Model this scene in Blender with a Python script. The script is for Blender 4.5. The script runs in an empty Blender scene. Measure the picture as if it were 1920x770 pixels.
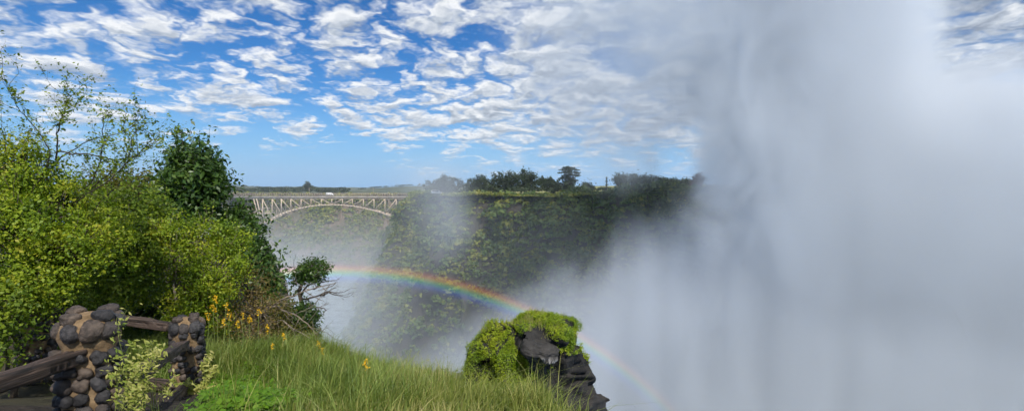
import bpy, math
import numpy as np
from mathutils import Vector, Matrix
R = math.radians
sc = bpy.context.scene
col = sc.collection
rng = np.random.default_rng(11)

# ------------------------------------------------------------------ camera
F = 900.0                      # focal length in pixels of the 1920 px wide photograph
EYE = np.array([0.0, 0.0, 1.65])
PITCH = math.atan(30.0 / F)
cp, sp = math.cos(PITCH), math.sin(PITCH)
cam_d = bpy.data.cameras.new("camera")
cam = bpy.data.objects.new("camera", cam_d)
col.objects.link(cam)
cam.location = EYE
cam.rotation_euler = (math.pi / 2 - PITCH, 0, 0)
cam_d.sensor_width = 36.0
cam_d.lens = 36.0 * F / 1920.0
cam_d.clip_start = 0.05
cam_d.clip_end = 20000
sc.camera = cam

def P(px, py, y):
    """The point at forward distance y (metres) that lies on the line of sight of a photo pixel."""
    a, u = (px - 960) / F, (385 - py) / F
    d = np.array([a, cp + u * sp, u * cp - sp])
    return EYE + d * (y / d[1])

# ------------------------------------------------------------------ noise
def _hash(ix, iy, iz, seed):
    h = (ix * 374761393 + iy * 668265263 + iz * 2147483647 + seed * 974711) & 0xFFFFFFFF
    h = ((h ^ (h >> 13)) * 1274126177) & 0xFFFFFFFF
    h = ((h ^ (h >> 16)) * 2246822519) & 0xFFFFFFFF
    return ((h ^ (h >> 15)) & 0xFFFF) / 65535.0

def vnoise(p, seed=0):
    p = np.asarray(p, float)
    i = np.floor(p).astype(np.int64)
    f = p - i
    f = f * f * (3 - 2 * f)
    r = 0
    for dx in (0, 1):
        wx = f[:, 0] if dx else 1 - f[:, 0]
        for dy in (0, 1):
            wy = f[:, 1] if dy else 1 - f[:, 1]
            for dz in (0, 1):
                wz = f[:, 2] if dz else 1 - f[:, 2]
                r = r + wx * wy * wz * _hash(i[:, 0] + dx, i[:, 1] + dy, i[:, 2] + dz, seed)
    return r * 2 - 1

def fbm(p, octaves=4, seed=0, gain=0.5):
    p = np.asarray(p, float)
    a, r = 1.0, 0
    for o in range(octaves):
        r = r + a * vnoise(p * (2.03 ** o) + 17.3 * o, seed + o)
        a *= gain
    return r

def smooth(a, b, x):
    t = np.clip((np.asarray(x, float) - a) / (b - a), 0, 1)
    return t * t * (3 - 2 * t)

def unit(v):
    return v / (np.linalg.norm(v, axis=-1, keepdims=True) + 1e-9)

# ------------------------------------------------------------------ mesh helpers
def raw_mesh(name, verts, faces, mat=None, smooth_shade=False):
    """verts (n,3); faces (m,k) or a list of such arrays."""
    me = bpy.data.meshes.new(name)
    verts = np.asarray(verts, np.float32)
    fl = faces if isinstance(faces, list) else [faces]
    fl = [np.asarray(f, np.int32) for f in fl if len(f)]
    me.vertices.add(len(verts))
    me.vertices.foreach_set("co", verts.ravel())
    loops = np.concatenate([f.ravel() for f in fl])
    tot = np.concatenate([np.full(len(f), f.shape[1], np.int32) for f in fl])
    start = np.concatenate([[0], np.cumsum(tot)[:-1]]).astype(np.int32)
    me.loops.add(len(loops))
    me.loops.foreach_set("vertex_index", loops)
    me.polygons.add(len(tot))
    me.polygons.foreach_set("loop_start", start)
    me.polygons.foreach_set("loop_total", tot)
    if smooth_shade:
        me.polygons.foreach_set("use_smooth", np.ones(len(tot), bool))
    me.update(calc_edges=True)
    if mat is not None:
        me.materials.append(mat)
    return me

def link(name, me, parent=None, loc=None):
    o = bpy.data.objects.new(name, me)
    col.objects.link(o)
    if loc is not None:
        o.location = loc
    if parent is not None:
        o.parent = parent
    return o

def empty(name, loc):
    o = bpy.data.objects.new(name, None)
    col.objects.link(o)
    o.location = loc
    o.empty_display_size = 0.1
    return o

def tag(o, label=None, cat=None, group=None, kind=None):
    if label: o["label"] = label
    if cat: o["category"] = cat
    if group: o["group"] = group
    if kind: o["kind"] = kind
    return o

class Geo:
    """Collects quads and triangles for one mesh."""
    def __init__(self):
        self.v, self.q, self.t, self.n = [], [], [], 0
    def add(self, v, q=None, t=None):
        v = np.asarray(v, float)
        if q is not None and len(q): self.q.append(np.asarray(q) + self.n)
        if t is not None and len(t): self.t.append(np.asarray(t) + self.n)
        self.v.append(v); self.n += len(v)
    def mesh(self, name, mat, origin=None, sm=False):
        v = np.concatenate(self.v)
        if origin is not None: v = v - np.asarray(origin)
        fl = []
        if self.q: fl.append(np.concatenate(self.q))
        if self.t: fl.append(np.concatenate(self.t))
        return raw_mesh(name, v, fl, mat, sm)

def tube(g, pts, rad, n=5):
    pts = np.asarray(pts, float)
    rad = np.broadcast_to(np.asarray(rad, float), (len(pts),))
    t = unit(np.gradient(pts, axis=0))
    ref = np.where(np.abs(t[:, 2:3]) > 0.9, [[1.0, 0, 0]], [[0, 0, 1.0]])
    a = unit(np.cross(t, ref)); b = np.cross(t, a)
    for i in range(1, len(pts)):          # keep the frame from flipping
        if np.dot(a[i], a[i - 1]) < 0:
            a[i] *= -1; b[i] *= -1
    th = np.arange(n) / n * 2 * math.pi
    ring = a[:, None, :] * np.cos(th)[None, :, None] + b[:, None, :] * np.sin(th)[None, :, None]
    v = (pts[:, None, :] + ring * rad[:, None, None]).reshape(-1, 3)
    m = len(pts)
    i, j = np.meshgrid(np.arange(m - 1), np.arange(n), indexing="ij")
    j2 = (j + 1) % n
    q = np.stack([i * n + j, i * n + j2, (i + 1) * n + j2, (i + 1) * n + j], -1).reshape(-1, 4)
    v = np.concatenate([v, pts[:1], pts[-1:]])
    k = np.arange(n); k2 = (k + 1) % n
    t0 = np.stack([np.full(n, m * n), k2, k], -1)
    t1 = np.stack([np.full(n, m * n + 1), (m - 1) * n + k, (m - 1) * n + k2], -1)
    g.add(v, q, np.concatenate([t0, t1]))

def boxg(g, lo, hi):
    x0, y0, z0 = lo; x1, y1, z1 = hi
    v = [(x0,y0,z0),(x1,y0,z0),(x1,y1,z0),(x0,y1,z0),(x0,y0,z1),(x1,y0,z1),(x1,y1,z1),(x0,y1,z1)]
    g.add(v, [(0,3,2,1),(4,5,6,7),(0,1,5,4),(1,2,6,5),(2,3,7,6),(3,0,4,7)])

def bar(g, a, b, w, h):
    """A rectangular bar from a to b (w across, h in the upright direction)."""
    a, b = np.asarray(a, float), np.asarray(b, float)
    t = unit(b - a)
    s = np.cross(t, [0, 0, 1.0]) if abs(t[2]) < 0.98 else np.array([0, 1.0, 0])
    s = unit(s); u = np.cross(s, t)
    c = [(-1,-1),(1,-1),(1,1),(-1,1)]
    v = [p + s * (w/2*x) + u * (h/2*y) for p in (a, b) for x, y in c]
    g.add(v, [(0,1,2,3),(7,6,5,4),(0,4,5,1),(1,5,6,2),(2,6,7,3),(3,7,4,0)])

def leaves(g, c, out, size, aspect=0.5, rs=None, wild=0.8, up=0.4, droop=0.0):
    """Leaf-shaped quads at c (n,3), facing roughly along out + up with wild randomness; slightly folded along the midrib."""
    rs = rs or rng
    n = len(c)
    nr = unit(out * 0.7 + np.array([0, 0, up]) + rs.normal(size=(n, 3)) * wild)
    u = np.cross(nr, unit(rs.normal(size=(n, 3)) + [0, 0, -droop * 2])); u = unit(u)
    if droop:
        u = unit(u + np.array([0, 0, -droop])); 
    w = unit(np.cross(nr, u))
    s = (size * rs.uniform(0.5, 1.6, n))[:, None]
    a = c - u * s * 0.5
    b = c + u * s * 0.5
    l = c + w * s * aspect * 0.5 + nr * s * 0.08 - u * s * 0.06
    r = c - w * s * aspect * 0.5 + nr * s * 0.08 - u * s * 0.06
    v = np.stack([a, r, b, l], 1).reshape(-1, 3)
    k = np.arange(n)[:, None] * 4
    g.add(v, k + np.array([[0, 1, 2, 3]]))

# ------------------------------------------------------------------ materials
def nodes_of(m):
    m.use_nodes = True
    nt = m.node_tree
    return nt, nt.nodes, nt.links

class NB:
    """A short way to write node graphs."""
    def __init__(self, nt):
        self.nt = nt; self.N = nt.nodes; self.L = nt.links
    def new(self, t, **kw):
        n = self.N.new(t)
        for k, v in kw.items(): setattr(n, k, v)
        return n
    def put(self, sock, v):
        if isinstance(v, bpy.types.NodeSocket): self.L.new(v, sock)
        elif v is not None: sock.default_value = v
    def m(self, op, a, b=None, c=None, clamp=False):
        n = self.new("ShaderNodeMath", operation=op, use_clamp=clamp)
        self.put(n.inputs[0], a)
        if b is not None: self.put(n.inputs[1], b)
        if c is not None: self.put(n.inputs[2], c)
        return n.outputs[0]
    def ss(self, x, a, b, lo=0.0, hi=1.0):
        n = self.new("ShaderNodeMapRange", interpolation_type="SMOOTHSTEP")
        self.put(n.inputs[0], x); self.put(n.inputs[1], a); self.put(n.inputs[2], b)
        self.put(n.inputs[3], lo); self.put(n.inputs[4], hi)
        return n.outputs[0]
    def vm(self, op, a, b=None):
        n = self.new("ShaderNodeVectorMath", operation=op)
        self.put(n.inputs[0], a)
        if b is not None: self.put(n.inputs[1], b)
        return n.outputs["Value"] if op in ("DOT_PRODUCT", "LENGTH") else n.outputs[0]
    def noise(self, vec, scale, detail=4, rough=0.5, dist=0.0, color=False, lac=2.0):
        n = self.new("ShaderNodeTexNoise")
        if vec is not None: self.put(n.inputs["Vector"], vec)
        self.put(n.inputs["Scale"], scale); self.put(n.inputs["Detail"], detail)
        self.put(n.inputs["Roughness"], rough); self.put(n.inputs["Distortion"], dist)
        self.put(n.inputs["Lacunarity"], lac)
        return n.outputs["Color" if color else "Fac"]
    def ramp(self, fac, stops, interp="LINEAR"):
        n = self.new("ShaderNodeValToRGB")
        e = n.color_ramp.elements
        n.color_ramp.interpolation = interp
        while len(e) < len(stops): e.new(0.5)
        for x, (p, c) in zip(e, stops):
            x.position = p
            x.color = (*c, 1) if len(c) == 3 else c
        self.put(n.inputs[0], fac)
        return n.outputs[0]
    def mix(self, fac, a, b, mode="MIX"):
        n = self.new("ShaderNodeMix", data_type="RGBA", blend_type=mode)
        self.put(n.inputs[0], fac)
        self.put(n.inputs[6], (*a, 1) if isinstance(a, tuple) and len(a) == 3 else a)
        self.put(n.inputs[7], (*b, 1) if isinstance(b, tuple) and len(b) == 3 else b)
        return n.outputs[2]
    def mapping(self, vec, scale=(1,1,1), loc=(0,0,0), rot=(0,0,0)):
        n = self.new("ShaderNodeMapping")
        self.put(n.inputs[0], vec)
        n.inputs["Location"].default_value = loc
        n.inputs["Rotation"].default_value = rot
        n.inputs["Scale"].default_value = scale
        return n.outputs[0]

def mat_new(name):
    m = bpy.data.materials.new(name)
    nt, N, L = nodes_of(m)
    N.clear()
    b = NB(nt)
    out = b.new("ShaderNodeOutputMaterial")
    return m, b, out

def leaf_mat(name, cols, trans=0.35, rough=0.5, spec=0.3, nscale=1.6, ri=0.6):
    """cols: list of linear colours, one per leaf picked at random, with a slow drift over the plant."""
    m, b, out = mat_new(name)
    geo = b.new("ShaderNodeNewGeometry")
    tc = b.new("ShaderNodeTexCoord")
    f = b.m("ADD", b.m("MULTIPLY", geo.outputs["Random Per Island"], ri), b.m("MULTIPLY", b.m("SUBTRACT", b.noise(tc.outputs["Object"], nscale, 3, 0.55), 0.5), 2.2 * (1.15 - ri)))
    f = b.m("ADD", f, 0.5 - ri * 0.5, clamp=True)
    c = b.ramp(f, [(i / (len(cols) - 1), q) for i, q in enumerate(cols)])
    pr = b.new("ShaderNodeBsdfPrincipled")
    b.put(pr.inputs["Base Color"], c)
    pr.inputs["Roughness"].default_value = rough
    pr.inputs["Specular IOR Level"].default_value = spec
    tr = b.new("ShaderNodeBsdfTranslucent")
    b.put(tr.inputs[0], b.mix(1.0, c, (1.15, 1.2, 0.6), "MULTIPLY"))
    mx = b.new("ShaderNodeMixShader"); mx.inputs[0].default_value = trans
    b.L.new(pr.outputs[0], mx.inputs[1]); b.L.new(tr.outputs[0], mx.inputs[2])
    b.L.new(mx.outputs[0], out.inputs[0])
    return m

def rough_mat(name, cols, scale=4.0, rough=0.8, bump=0.3, bscale=None, stretch=(1,1,1), spec=0.3, dist=0.05, detail=8):
    m, b, out = mat_new(name)
    tc = b.new("ShaderNodeTexCoord")
    v = b.mapping(tc.outputs["Object"], scale=stretch)
    n1 = b.noise(v, scale, detail, 0.6, 0.3)
    c = b.ramp(n1, [(0.3 + 0.4 * i / (len(cols) - 1), q) for i, q in enumerate(cols)])
    pr = b.new("ShaderNodeBsdfPrincipled")
    b.put(pr.inputs["Base Color"], c)
    pr.inputs["Roughness"].default_value = rough
    pr.inputs["Specular IOR Level"].default_value = spec
    bp = b.new("ShaderNodeBump")
    bp.inputs["Strength"].default_value = bump
    bp.inputs["Distance"].default_value = dist
    b.put(bp.inputs["Height"], b.noise(v, bscale or scale * 4, 8, 0.65))
    b.L.new(bp.outputs[0], pr.inputs["Normal"])
    b.L.new(pr.outputs[0], out.inputs[0])
    return m

def plain_mat(name, c, rough=0.6, metal=0.0, var=0.25, scale=8):
    a = tuple(x * (1 - var) for x in c)
    d = tuple(min(1, x * (1 + var)) for x in c)
    return rough_mat(name, [a, c, d], scale=scale, rough=rough, bump=0.05)

M = {}
M["lime"] = leaf_mat("yellow_green_leaves", [(0.04,0.08,0.01), (0.12,0.2,0.014), (0.22,0.31,0.018), (0.35,0.39,0.025), (0.42,0.36,0.05)], ri=0.38, nscale=1.5)
M["lime2"] = leaf_mat("fresh_green_leaves", [(0.04,0.07,0.012), (0.11,0.18,0.016), (0.22,0.29,0.022), (0.33,0.36,0.03)], ri=0.38, nscale=1.5)
M["olive"] = leaf_mat("olive_leaves", [(0.045,0.06,0.012), (0.1,0.115,0.018), (0.16,0.15,0.03), (0.2,0.16,0.05)])
M["dark"] = leaf_mat("dark_glossy_leaves", [(0.016,0.042,0.008), (0.035,0.08,0.012), (0.065,0.13,0.018), (0.11,0.17,0.028)], trans=0.25, rough=0.42, spec=0.4)
M["far"] = leaf_mat("far_tree_leaves", [(0.02,0.032,0.014), (0.035,0.055,0.02), (0.055,0.08,0.026)], trans=0.2, nscale=0.3, ri=0.35)
M["cliffveg"] = leaf_mat("cliff_plant_leaves", [(0.045,0.08,0.016), (0.125,0.165,0.028), (0.24,0.25,0.038), (0.34,0.31,0.07)], trans=0.25, nscale=0.16, ri=0.3)
M["cliffdark"] = leaf_mat("cliff_tree_leaves", [(0.032,0.06,0.018), (0.09,0.14,0.03), (0.17,0.22,0.045)], trans=0.2, nscale=0.2, ri=0.3)
M["pale"] = leaf_mat("pale_vine_leaves", [(0.12,0.2,0.02), (0.3,0.34,0.06), (0.46,0.44,0.14), (0.5,0.46,0.2)], trans=0.35)
M["weed"] = leaf_mat("bright_weed_leaves", [(0.06,0.15,0.01), (0.12,0.25,0.015), (0.19,0.31,0.025)], trans=0.4)
M["grass"] = leaf_mat("green_grass", [(0.06,0.11,0.02), (0.16,0.23,0.045), (0.27,0.34,0.08), (0.42,0.44,0.2)], trans=0.4, nscale=0.9, ri=0.5)
M["straw"] = leaf_mat("straw_grass", [(0.11,0.16,0.03), (0.24,0.29,0.055), (0.4,0.38,0.12), (0.58,0.48,0.25)], trans=0.35, nscale=0.9, ri=0.6)
M["twigbrown"] = leaf_mat("dry_brown_leaves", [(0.06,0.04,0.02), (0.13,0.09,0.03), (0.17,0.13,0.03), (0.22,0.17,0.05)], trans=0.2)
M["rust"] = leaf_mat("rusty_leaves", [(0.1,0.05,0.03), (0.18,0.09,0.06), (0.2,0.12,0.07)], trans=0.2)
M["moss"] = leaf_mat("moss", [(0.05,0.11,0.006), (0.16,0.25,0.012), (0.29,0.37,0.018), (0.42,0.42,0.025)], trans=0.25, nscale=2.5, ri=0.4)
M["petal"] = leaf_mat("yellow_petals", [(0.7,0.4,0.01), (0.85,0.52,0.015), (0.9,0.6,0.03)], trans=0.3)
M["stem"] = plain_mat("green_stem", (0.16,0.2,0.05))
M["bark"] = rough_mat("bark", [(0.04,0.03,0.022), (0.09,0.07,0.05), (0.14,0.11,0.085)], scale=14, stretch=(1,1,0.25), bump=0.5, dist=0.02)
M["greybark"] = rough_mat("weathered_twigs", [(0.12,0.1,0.08), (0.22,0.18,0.14), (0.32,0.27,0.21)], scale=14, bump=0.3, dist=0.01)
def cobble_mat():
    m, b, out = mat_new("basalt_cobble")
    tc = b.new("ShaderNodeTexCoord"); geo = b.new("ShaderNodeNewGeometry"); v = tc.outputs["Object"]
    n = b.noise(v, 16, 8, 0.65)
    oi = b.new("ShaderNodeObjectInfo")
    base = b.ramp(b.m("FRACT", b.m("ADD", geo.outputs["Random Per Island"], oi.outputs["Random"])), [(0.0, (0.028,0.026,0.027)), (0.35, (0.055,0.052,0.054)), (0.7, (0.062,0.048,0.04)), (1.0, (0.11,0.082,0.062))])
    c = b.mix(b.ss(n, 0.35, 0.7), b.mix(1.0, base, (0.45,0.45,0.45), "MULTIPLY"), b.mix(1.0, base, (1.5,1.5,1.5), "MULTIPLY"))
    c = b.mix(b.ss(b.noise(v, 30, 6, 0.7), 0.62, 0.75, 0, 0.5), c, (0.16, 0.13, 0.1))
    pr = b.new("ShaderNodeBsdfPrincipled"); b.put(pr.inputs["Base Color"], c)
    b.put(pr.inputs["Roughness"], b.ss(n, 0.3, 0.7, 0.45, 0.75)); pr.inputs["Specular IOR Level"].default_value = 0.4
    bp = b.new("ShaderNodeBump"); bp.inputs["Strength"].default_value = 0.8; bp.inputs["Distance"].default_value = 0.02
    b.put(bp.inputs["Height"], b.m("ADD", b.noise(v, 22, 8, 0.7), b.m("MULTIPLY", b.noise(v, 90, 4, 0.6), 0.4))); b.L.new(bp.outputs[0], pr.inputs["Normal"])
    b.L.new(pr.outputs[0], out.inputs[0]); return m
M["basalt"] = cobble_mat()
M["mortar"] = rough_mat("sandy_mortar", [(0.09,0.058,0.028), (0.21,0.14,0.075), (0.33,0.23,0.13)], scale=11, rough=0.95, bump=0.7, bscale=45, dist=0.02)
M["soil"] = rough_mat("soil", [(0.02,0.017,0.012), (0.045,0.04,0.022), (0.07,0.06,0.03)], scale=3, bump=0.6, bscale=18, dist=0.05)

# timber
def timber():
    m, b, out = mat_new("weathered_timber")
    tc = b.new("ShaderNodeTexCoord")
    v = b.mapping(tc.outputs["Object"], scale=(1.2, 30, 30))
    n = b.noise(v, 1.0, 8, 0.65, 0.6)
    n2 = b.noise(b.mapping(tc.outputs["Object"], scale=(0.6, 90, 90)), 1.0, 4, 0.6)
    f = b.m("ADD", b.m("MULTIPLY", n, 0.7), b.m("MULTIPLY", n2, 0.3))
    c = b.ramp(f, [(0.38, (0.006,0.005,0.004)), (0.46, (0.03,0.02,0.015)), (0.54, (0.08,0.052,0.038)), (0.68, (0.17,0.125,0.095))])
    pr = b.new("ShaderNodeBsdfPrincipled"); b.put(pr.inputs["Base Color"], c)
    pr.inputs["Roughness"].default_value = 0.7
    bp = b.new("ShaderNodeBump"); bp.inputs["Strength"].default_value = 0.9; bp.inputs["Distance"].default_value = 0.012
    b.put(bp.inputs["Height"], f); b.L.new(bp.outputs[0], pr.inputs["Normal"])
    b.L.new(pr.outputs[0], out.inputs[0])
    return m
M["timber"] = timber()

# cliff rock: dark basalt with brown and green wear that follows ledges
def cliff_rock(name, cols, scale):
    m, b, out = mat_new(name)
    tc = b.new("ShaderNodeTexCoord")
    v = b.mapping(tc.outputs["Object"], scale=(1, 1, 0.45))
    n1 = b.noise(v, scale, 9, 0.62, 0.6)
    c = b.ramp(n1, [(0.3 + 0.42 * i / (len(cols) - 1), q) for i, q in enumerate(cols)])
    pr = b.new("ShaderNodeBsdfPrincipled"); b.put(pr.inputs["Base Color"], c)
    pr.inputs["Roughness"].default_value = 0.85
    bp = b.new("ShaderNodeBump"); bp.inputs["Strength"].default_value = 0.8; bp.inputs["Distance"].default_value = 0.12 / scale
    b.put(bp.inputs["Height"], b.noise(v, scale * 5, 8, 0.65)); b.L.new(bp.outputs[0], pr.inputs["Normal"])
    b.L.new(pr.outputs[0], out.inputs[0])
    return m
M["cliff"] = cliff_rock("cliff_rock", [(0.02,0.018,0.017), (0.045,0.037,0.028), (0.04,0.045,0.018), (0.085,0.068,0.042)], 0.12)
M["farcliff"] = cliff_rock("far_slope", [(0.04,0.045,0.02), (0.09,0.08,0.04), (0.16,0.11,0.07), (0.09,0.09,0.04)], 0.05)
M["pinnacle"] = cliff_rock("black_basalt", [(0.005,0.005,0.005), (0.012,0.011,0.011), (0.026,0.024,0.022), (0.055,0.048,0.042)], 3.0)
M["field"] = rough_mat("savanna_grass", [(0.14,0.15,0.035), (0.26,0.25,0.07), (0.36,0.33,0.12)], scale=0.05, bump=0.2)
M["hill"] = rough_mat("wooded_hill", [(0.03,0.045,0.02), (0.06,0.075,0.03), (0.09,0.09,0.04)], scale=0.02, bump=0.5, dist=3)

# ------------------------------------------------------------------ near ground
EY = np.array([-10, 0, 3, 5, 7, 8, 8.6, 10, 12, 14, 20, 40, 60.0])
EX = np.array([4, 2.4, 1.3, 0.45, 0.1, -0.35, -0.9, -2.6, -5.0, -6.2, -9.4, -20, -31.0])
def edge_x(y): return np.interp(y, EY, EX)
def ground_z(x, y, fine=True):
    x, y = np.asarray(x, float), np.asarray(y, float)
    z = np.interp(y, [-10, 1, 3, 4.5, 6, 7, 8.5, 10, 12, 20, 40, 60], [0, 0, -0.16, -0.55, -1.05, -1.45, -1.93, -2.42, -2.9, -3.8, -5, -6])
    z = z + 0.9 * smooth(-6.5, -12, x) * smooth(5, 10, y)
    z = z + 0.55 * smooth(-2.2, -4.6, x) * smooth(6.8, 9.0, y)
    z = z + 0.22 * smooth(0.9, -0.2, np.abs(x + 2.2) / 1.6) * smooth(4.8, 7.5, y) * smooth(11, 9, y)
    if fine:
        p = np.stack([x.ravel() * 0.9, y.ravel() * 0.9, np.zeros(x.size)], 1)
        z = z + (fbm(p, 3, 5) * 0.09).reshape(x.shape)
    d = np.maximum(0, x - edge_x(y))
    return z - np.minimum(90, d * 2.0 + (d * 3.2) ** 2)

gx = np.concatenate([np.arange(-60, -12, 1.0), np.arange(-12, 4.0, 0.16), np.arange(4, 16.1, 0.8)])
gy = np.concatenate([np.arange(-10, 2, 0.6), np.arange(2, 14, 0.16), np.arange(14, 60.1, 0.9)])
GX, GY = np.meshgrid(gx, gy, indexing="ij")
GZ = ground_z(GX, GY)
def grid_faces(nx, ny):
    i, j = np.meshgrid(np.arange(nx - 1), np.arange(ny - 1), indexing="ij")
    return np.stack([i * ny + j, (i + 1) * ny + j, (i + 1) * ny + j + 1, i * ny + j + 1], -1).reshape(-1, 4)
me = raw_mesh("ground", np.stack([GX, GY, GZ], -1).reshape(-1, 3), grid_faces(len(gx), len(gy)), M["soil"], True)
tag(link("ground", me), kind="structure")

_RY = np.arange(2.0, 40, 0.03)
def ground_hit(px, py, h=0.0):
    """Where the line of sight of a pixel comes within h of the near ground: (x, y, ground z)."""
    p = EYE + (P(px, py, 1.0) - EYE)[None, :] * _RY[:, None]
    k = np.nonzero(p[:, 2] - ground_z(p[:, 0], p[:, 1], False) <= h)[0]
    if not len(k): return P(px, py, 12)
    q = p[k[0]]
    q[2] = float(ground_z(q[0], q[1]))
    return q

# stony path by the pillars
pxs = np.arange(-5.4, -2.3, 0.06); pys = np.arange(2.2, 7.2, 0.06)
PX, PY = np.meshgrid(pxs, pys, indexing="ij")
cell = np.stack([PX.ravel() * 4.5, PY.ravel() * 4.5, 0 * PX.ravel()], 1)
PZ = ground_z(PX, PY) + 0.03 + (fbm(cell, 3, 9) * 0.035).reshape(PX.shape)
M["path"] = rough_mat("stony_path", [(0.012,0.01,0.009), (0.035,0.028,0.022), (0.07,0.055,0.042)], scale=6, rough=0.9, bump=0.9, bscale=22, dist=0.05)
tag(link("path", raw_mesh("path", np.stack([PX, PY, PZ], -1).reshape(-1, 3), grid_faces(len(pxs), len(pys)), M["path"], True)), kind="structure")

# ------------------------------------------------------------------ far terrain
def resample(pts, step):
    pts = np.asarray(pts, float)
    d = np.concatenate([[0], np.cumsum(np.linalg.norm(np.diff(pts, axis=0), axis=1))])
    s = np.arange(0, d[-1], step)
    r = np.stack([np.interp(s, d, pts[:, k]) for k in range(pts.shape[1])], 1)
    for _ in range(6):
        r[1:-1] = (r[:-2] + 2 * r[1:-1] + r[2:]) / 4
    return r

def px_line(rows):          # (px, distance, z) -> points
    return [((px - 960) / F * d, d, z) for px, d, z in rows]

def cliff_sheet(edge, depth, rows, lean, rough, seed, back):
    """A wall below a cliff edge: returns (points, normals) grids."""
    e = edge[:, :2]
    t = unit(np.gradient(e, axis=0))
    nrm = np.stack([t[:, 1], -t[:, 0]], 1)          # towards the viewer's side for left-to-right lines
    v = np.linspace(0, 1, rows) ** 1.15
    S, V = np.meshgrid(np.arange(len(e)), v, indexing="ij")
    z = edge[S, 2] - V * depth
    base = lean * (V ** 1.6) + back * (smooth(0.0, 0.05, V) - 1)
    q = np.stack([e[S.ravel(), 0], e[S.ravel(), 1], z.ravel()], 1)
    big = fbm(q * [0.022, 0.022, 0.008], 3, seed).reshape(S.shape)
    mid = fbm(q * [0.09, 0.09, 0.05], 4, seed + 7).reshape(S.shape)
    off = base + rough * (big * 1.0 + mid * 0.42) * smooth(0, 0.12, V) + rough * 0.25 * mid * (1 - smooth(0, .12, V))
    p = np.stack([e[S, 0] + nrm[S, 0] * off, e[S, 1] + nrm[S, 1] * off, z], -1)
    return p

def grid_normals(p):
    a = np.gradient(p, axis=0); b = np.gradient(p, axis=1)
    n = unit(np.cross(b, a))
    return n

# the wall across the gorge and the plateau on top of it
edge_mid = resample(px_line([(775, 480, -4), (776, 400, -3), (778, 340, -2.2), (788, 296, -1.6), (818, 264, -1.2), (880, 234, -0.7), (960, 214, -0.6), (1040, 200, -0.3), (1120, 194, 0.2), (1200, 190, 1.2), (1270, 188, 1.6), (1340, 187, 1.5), (1420, 185, 1.2)]), 1.5)
edge_mid[:, 2] += fbm(edge_mid * 0.045, 3, 44) * 1.3
edge_mid[:, 1] += fbm(edge_mid * 0.03, 2, 48) * 5
pc = cliff_sheet(edge_mid, 96, 70, 46, 17.0, 31, 5)
nc = grid_normals(pc)
link_o = link("cliff", raw_mesh("cliff", pc.reshape(-1, 3), grid_faces(*pc.shape[:2])[:, ::-1], M["cliff"], True))
tag(link_o, "steep green gorge wall facing the camera below the plateau trees", "cliff", kind="structure")

def plateau(name, edge, mat, seed, amp=1.0, far=3000, rise=0.0):
    k = np.concatenate([[0, 0.01, 0.03, 0.06, 0.1, 0.16, 0.25, 0.4, 0.6, 0.9], np.geomspace(1.2, far / np.max(edge[:, 1]) - 1, 10)])
    e = edge[::3]
    S, K = np.meshgrid(np.arange(len(e)), k, indexing="ij")
    x = e[S, 0] * (1 + K); y = e[S, 1] * (1 + K)
    p = np.stack([x.ravel() * 0.02, y.ravel() * 0.02, 0 * x.ravel()], 1)
    z = e[S, 2] + smooth(0, 0.1, K) * fbm(p, 3, seed).reshape(S.shape) * amp + rise * (0.2 + smooth(28, 62, x)) * smooth(0, 0.45, K)
    z = np.where(K > 3, np.minimum(z, e[S, 2]), z)
    o = link(name, raw_mesh(name, np.stack([x, y, z], -1).reshape(-1, 3), grid_faces(*S.shape), mat, True))
    return tag(o, kind="structure")
plateau("plateau", edge_mid, M["field"], 3, 0.9, rise=2.6)

# far wall behind the bridge
edge_far = resample(px_line([(150, 560, -3), (330, 600, -3), (480, 640, -4), (620, 660, -5), (740, 640, -5), (860, 600, -5)]), 4)
pf = cliff_sheet(edge_far, 96, 36, 110, 16, 51, 8)
tag(link("far_slope", raw_mesh("far_slope", pf.reshape(-1, 3), grid_faces(*pf.shape[:2])[:, ::-1], M["farcliff"], True)), kind="structure")
plateau("far_plain", edge_far, M["hill"], 8, 2.0)

# falls on the right, deep in the spray
edge_fall = resample(px_line([(1400, 186, 1.2), (1500, 176, 0.4), (1620, 158, 0.2), (1760, 138, 0.2), (1900, 122, 0.3), (2150, 105, 0.4), (2500, 90, 0.4)]), 2)
pw = cliff_sheet(edge_fall, 96, 40, 10, 5, 71, 1)
def water_fall_mat():
    m, b, out = mat_new("falling_water")
    tc = b.new("ShaderNodeTexCoord")
    v = b.mapping(tc.outputs["Object"], scale=(1, 1, 0.04))
    n = b.noise(v, 0.22, 8, 0.6, 0.4)
    c = b.ramp(n, [(0.38, (0.03,0.032,0.03)), (0.54, (0.12,0.14,0.15)), (0.68, (0.6,0.64,0.66))])
    pr = b.new("ShaderNodeBsdfPrincipled"); b.put(pr.inputs["Base Color"], c); pr.inputs["Roughness"].default_value = 0.6
    b.L.new(pr.outputs[0], out.inputs[0])
    return m
tag(link("waterfall", raw_mesh("waterfall", pw.reshape(-1, 3), grid_faces(*pw.shape[:2])[:, ::-1], water_fall_mat(), True)), kind="structure")
def river_mat(name, c):
    m, b, out = mat_new(name)
    tc = b.new("ShaderNodeTexCoord")
    pr = b.new("ShaderNodeBsdfPrincipled")
    b.put(pr.inputs["Base Color"], b.ramp(b.noise(tc.outputs["Object"], 0.15, 7, 0.6), [(0.4, c), (0.75, (0.4,0.45,0.47))]))
    pr.inputs["Roughness"].default_value = 0.25
    bp = b.new("ShaderNodeBump"); bp.inputs["Strength"].default_value = 0.4; b.put(bp.inputs["Height"], b.noise(tc.outputs["Object"], 0.6, 5))
    b.L.new(bp.outputs[0], pr.inputs["Normal"])
    b.L.new(pr.outputs[0], out.inputs[0])
    return m
o = plateau("upper_river", edge_fall, river_mat("upper_river_water", (0.08,0.12,0.12)), 5, 0.15)
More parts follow.
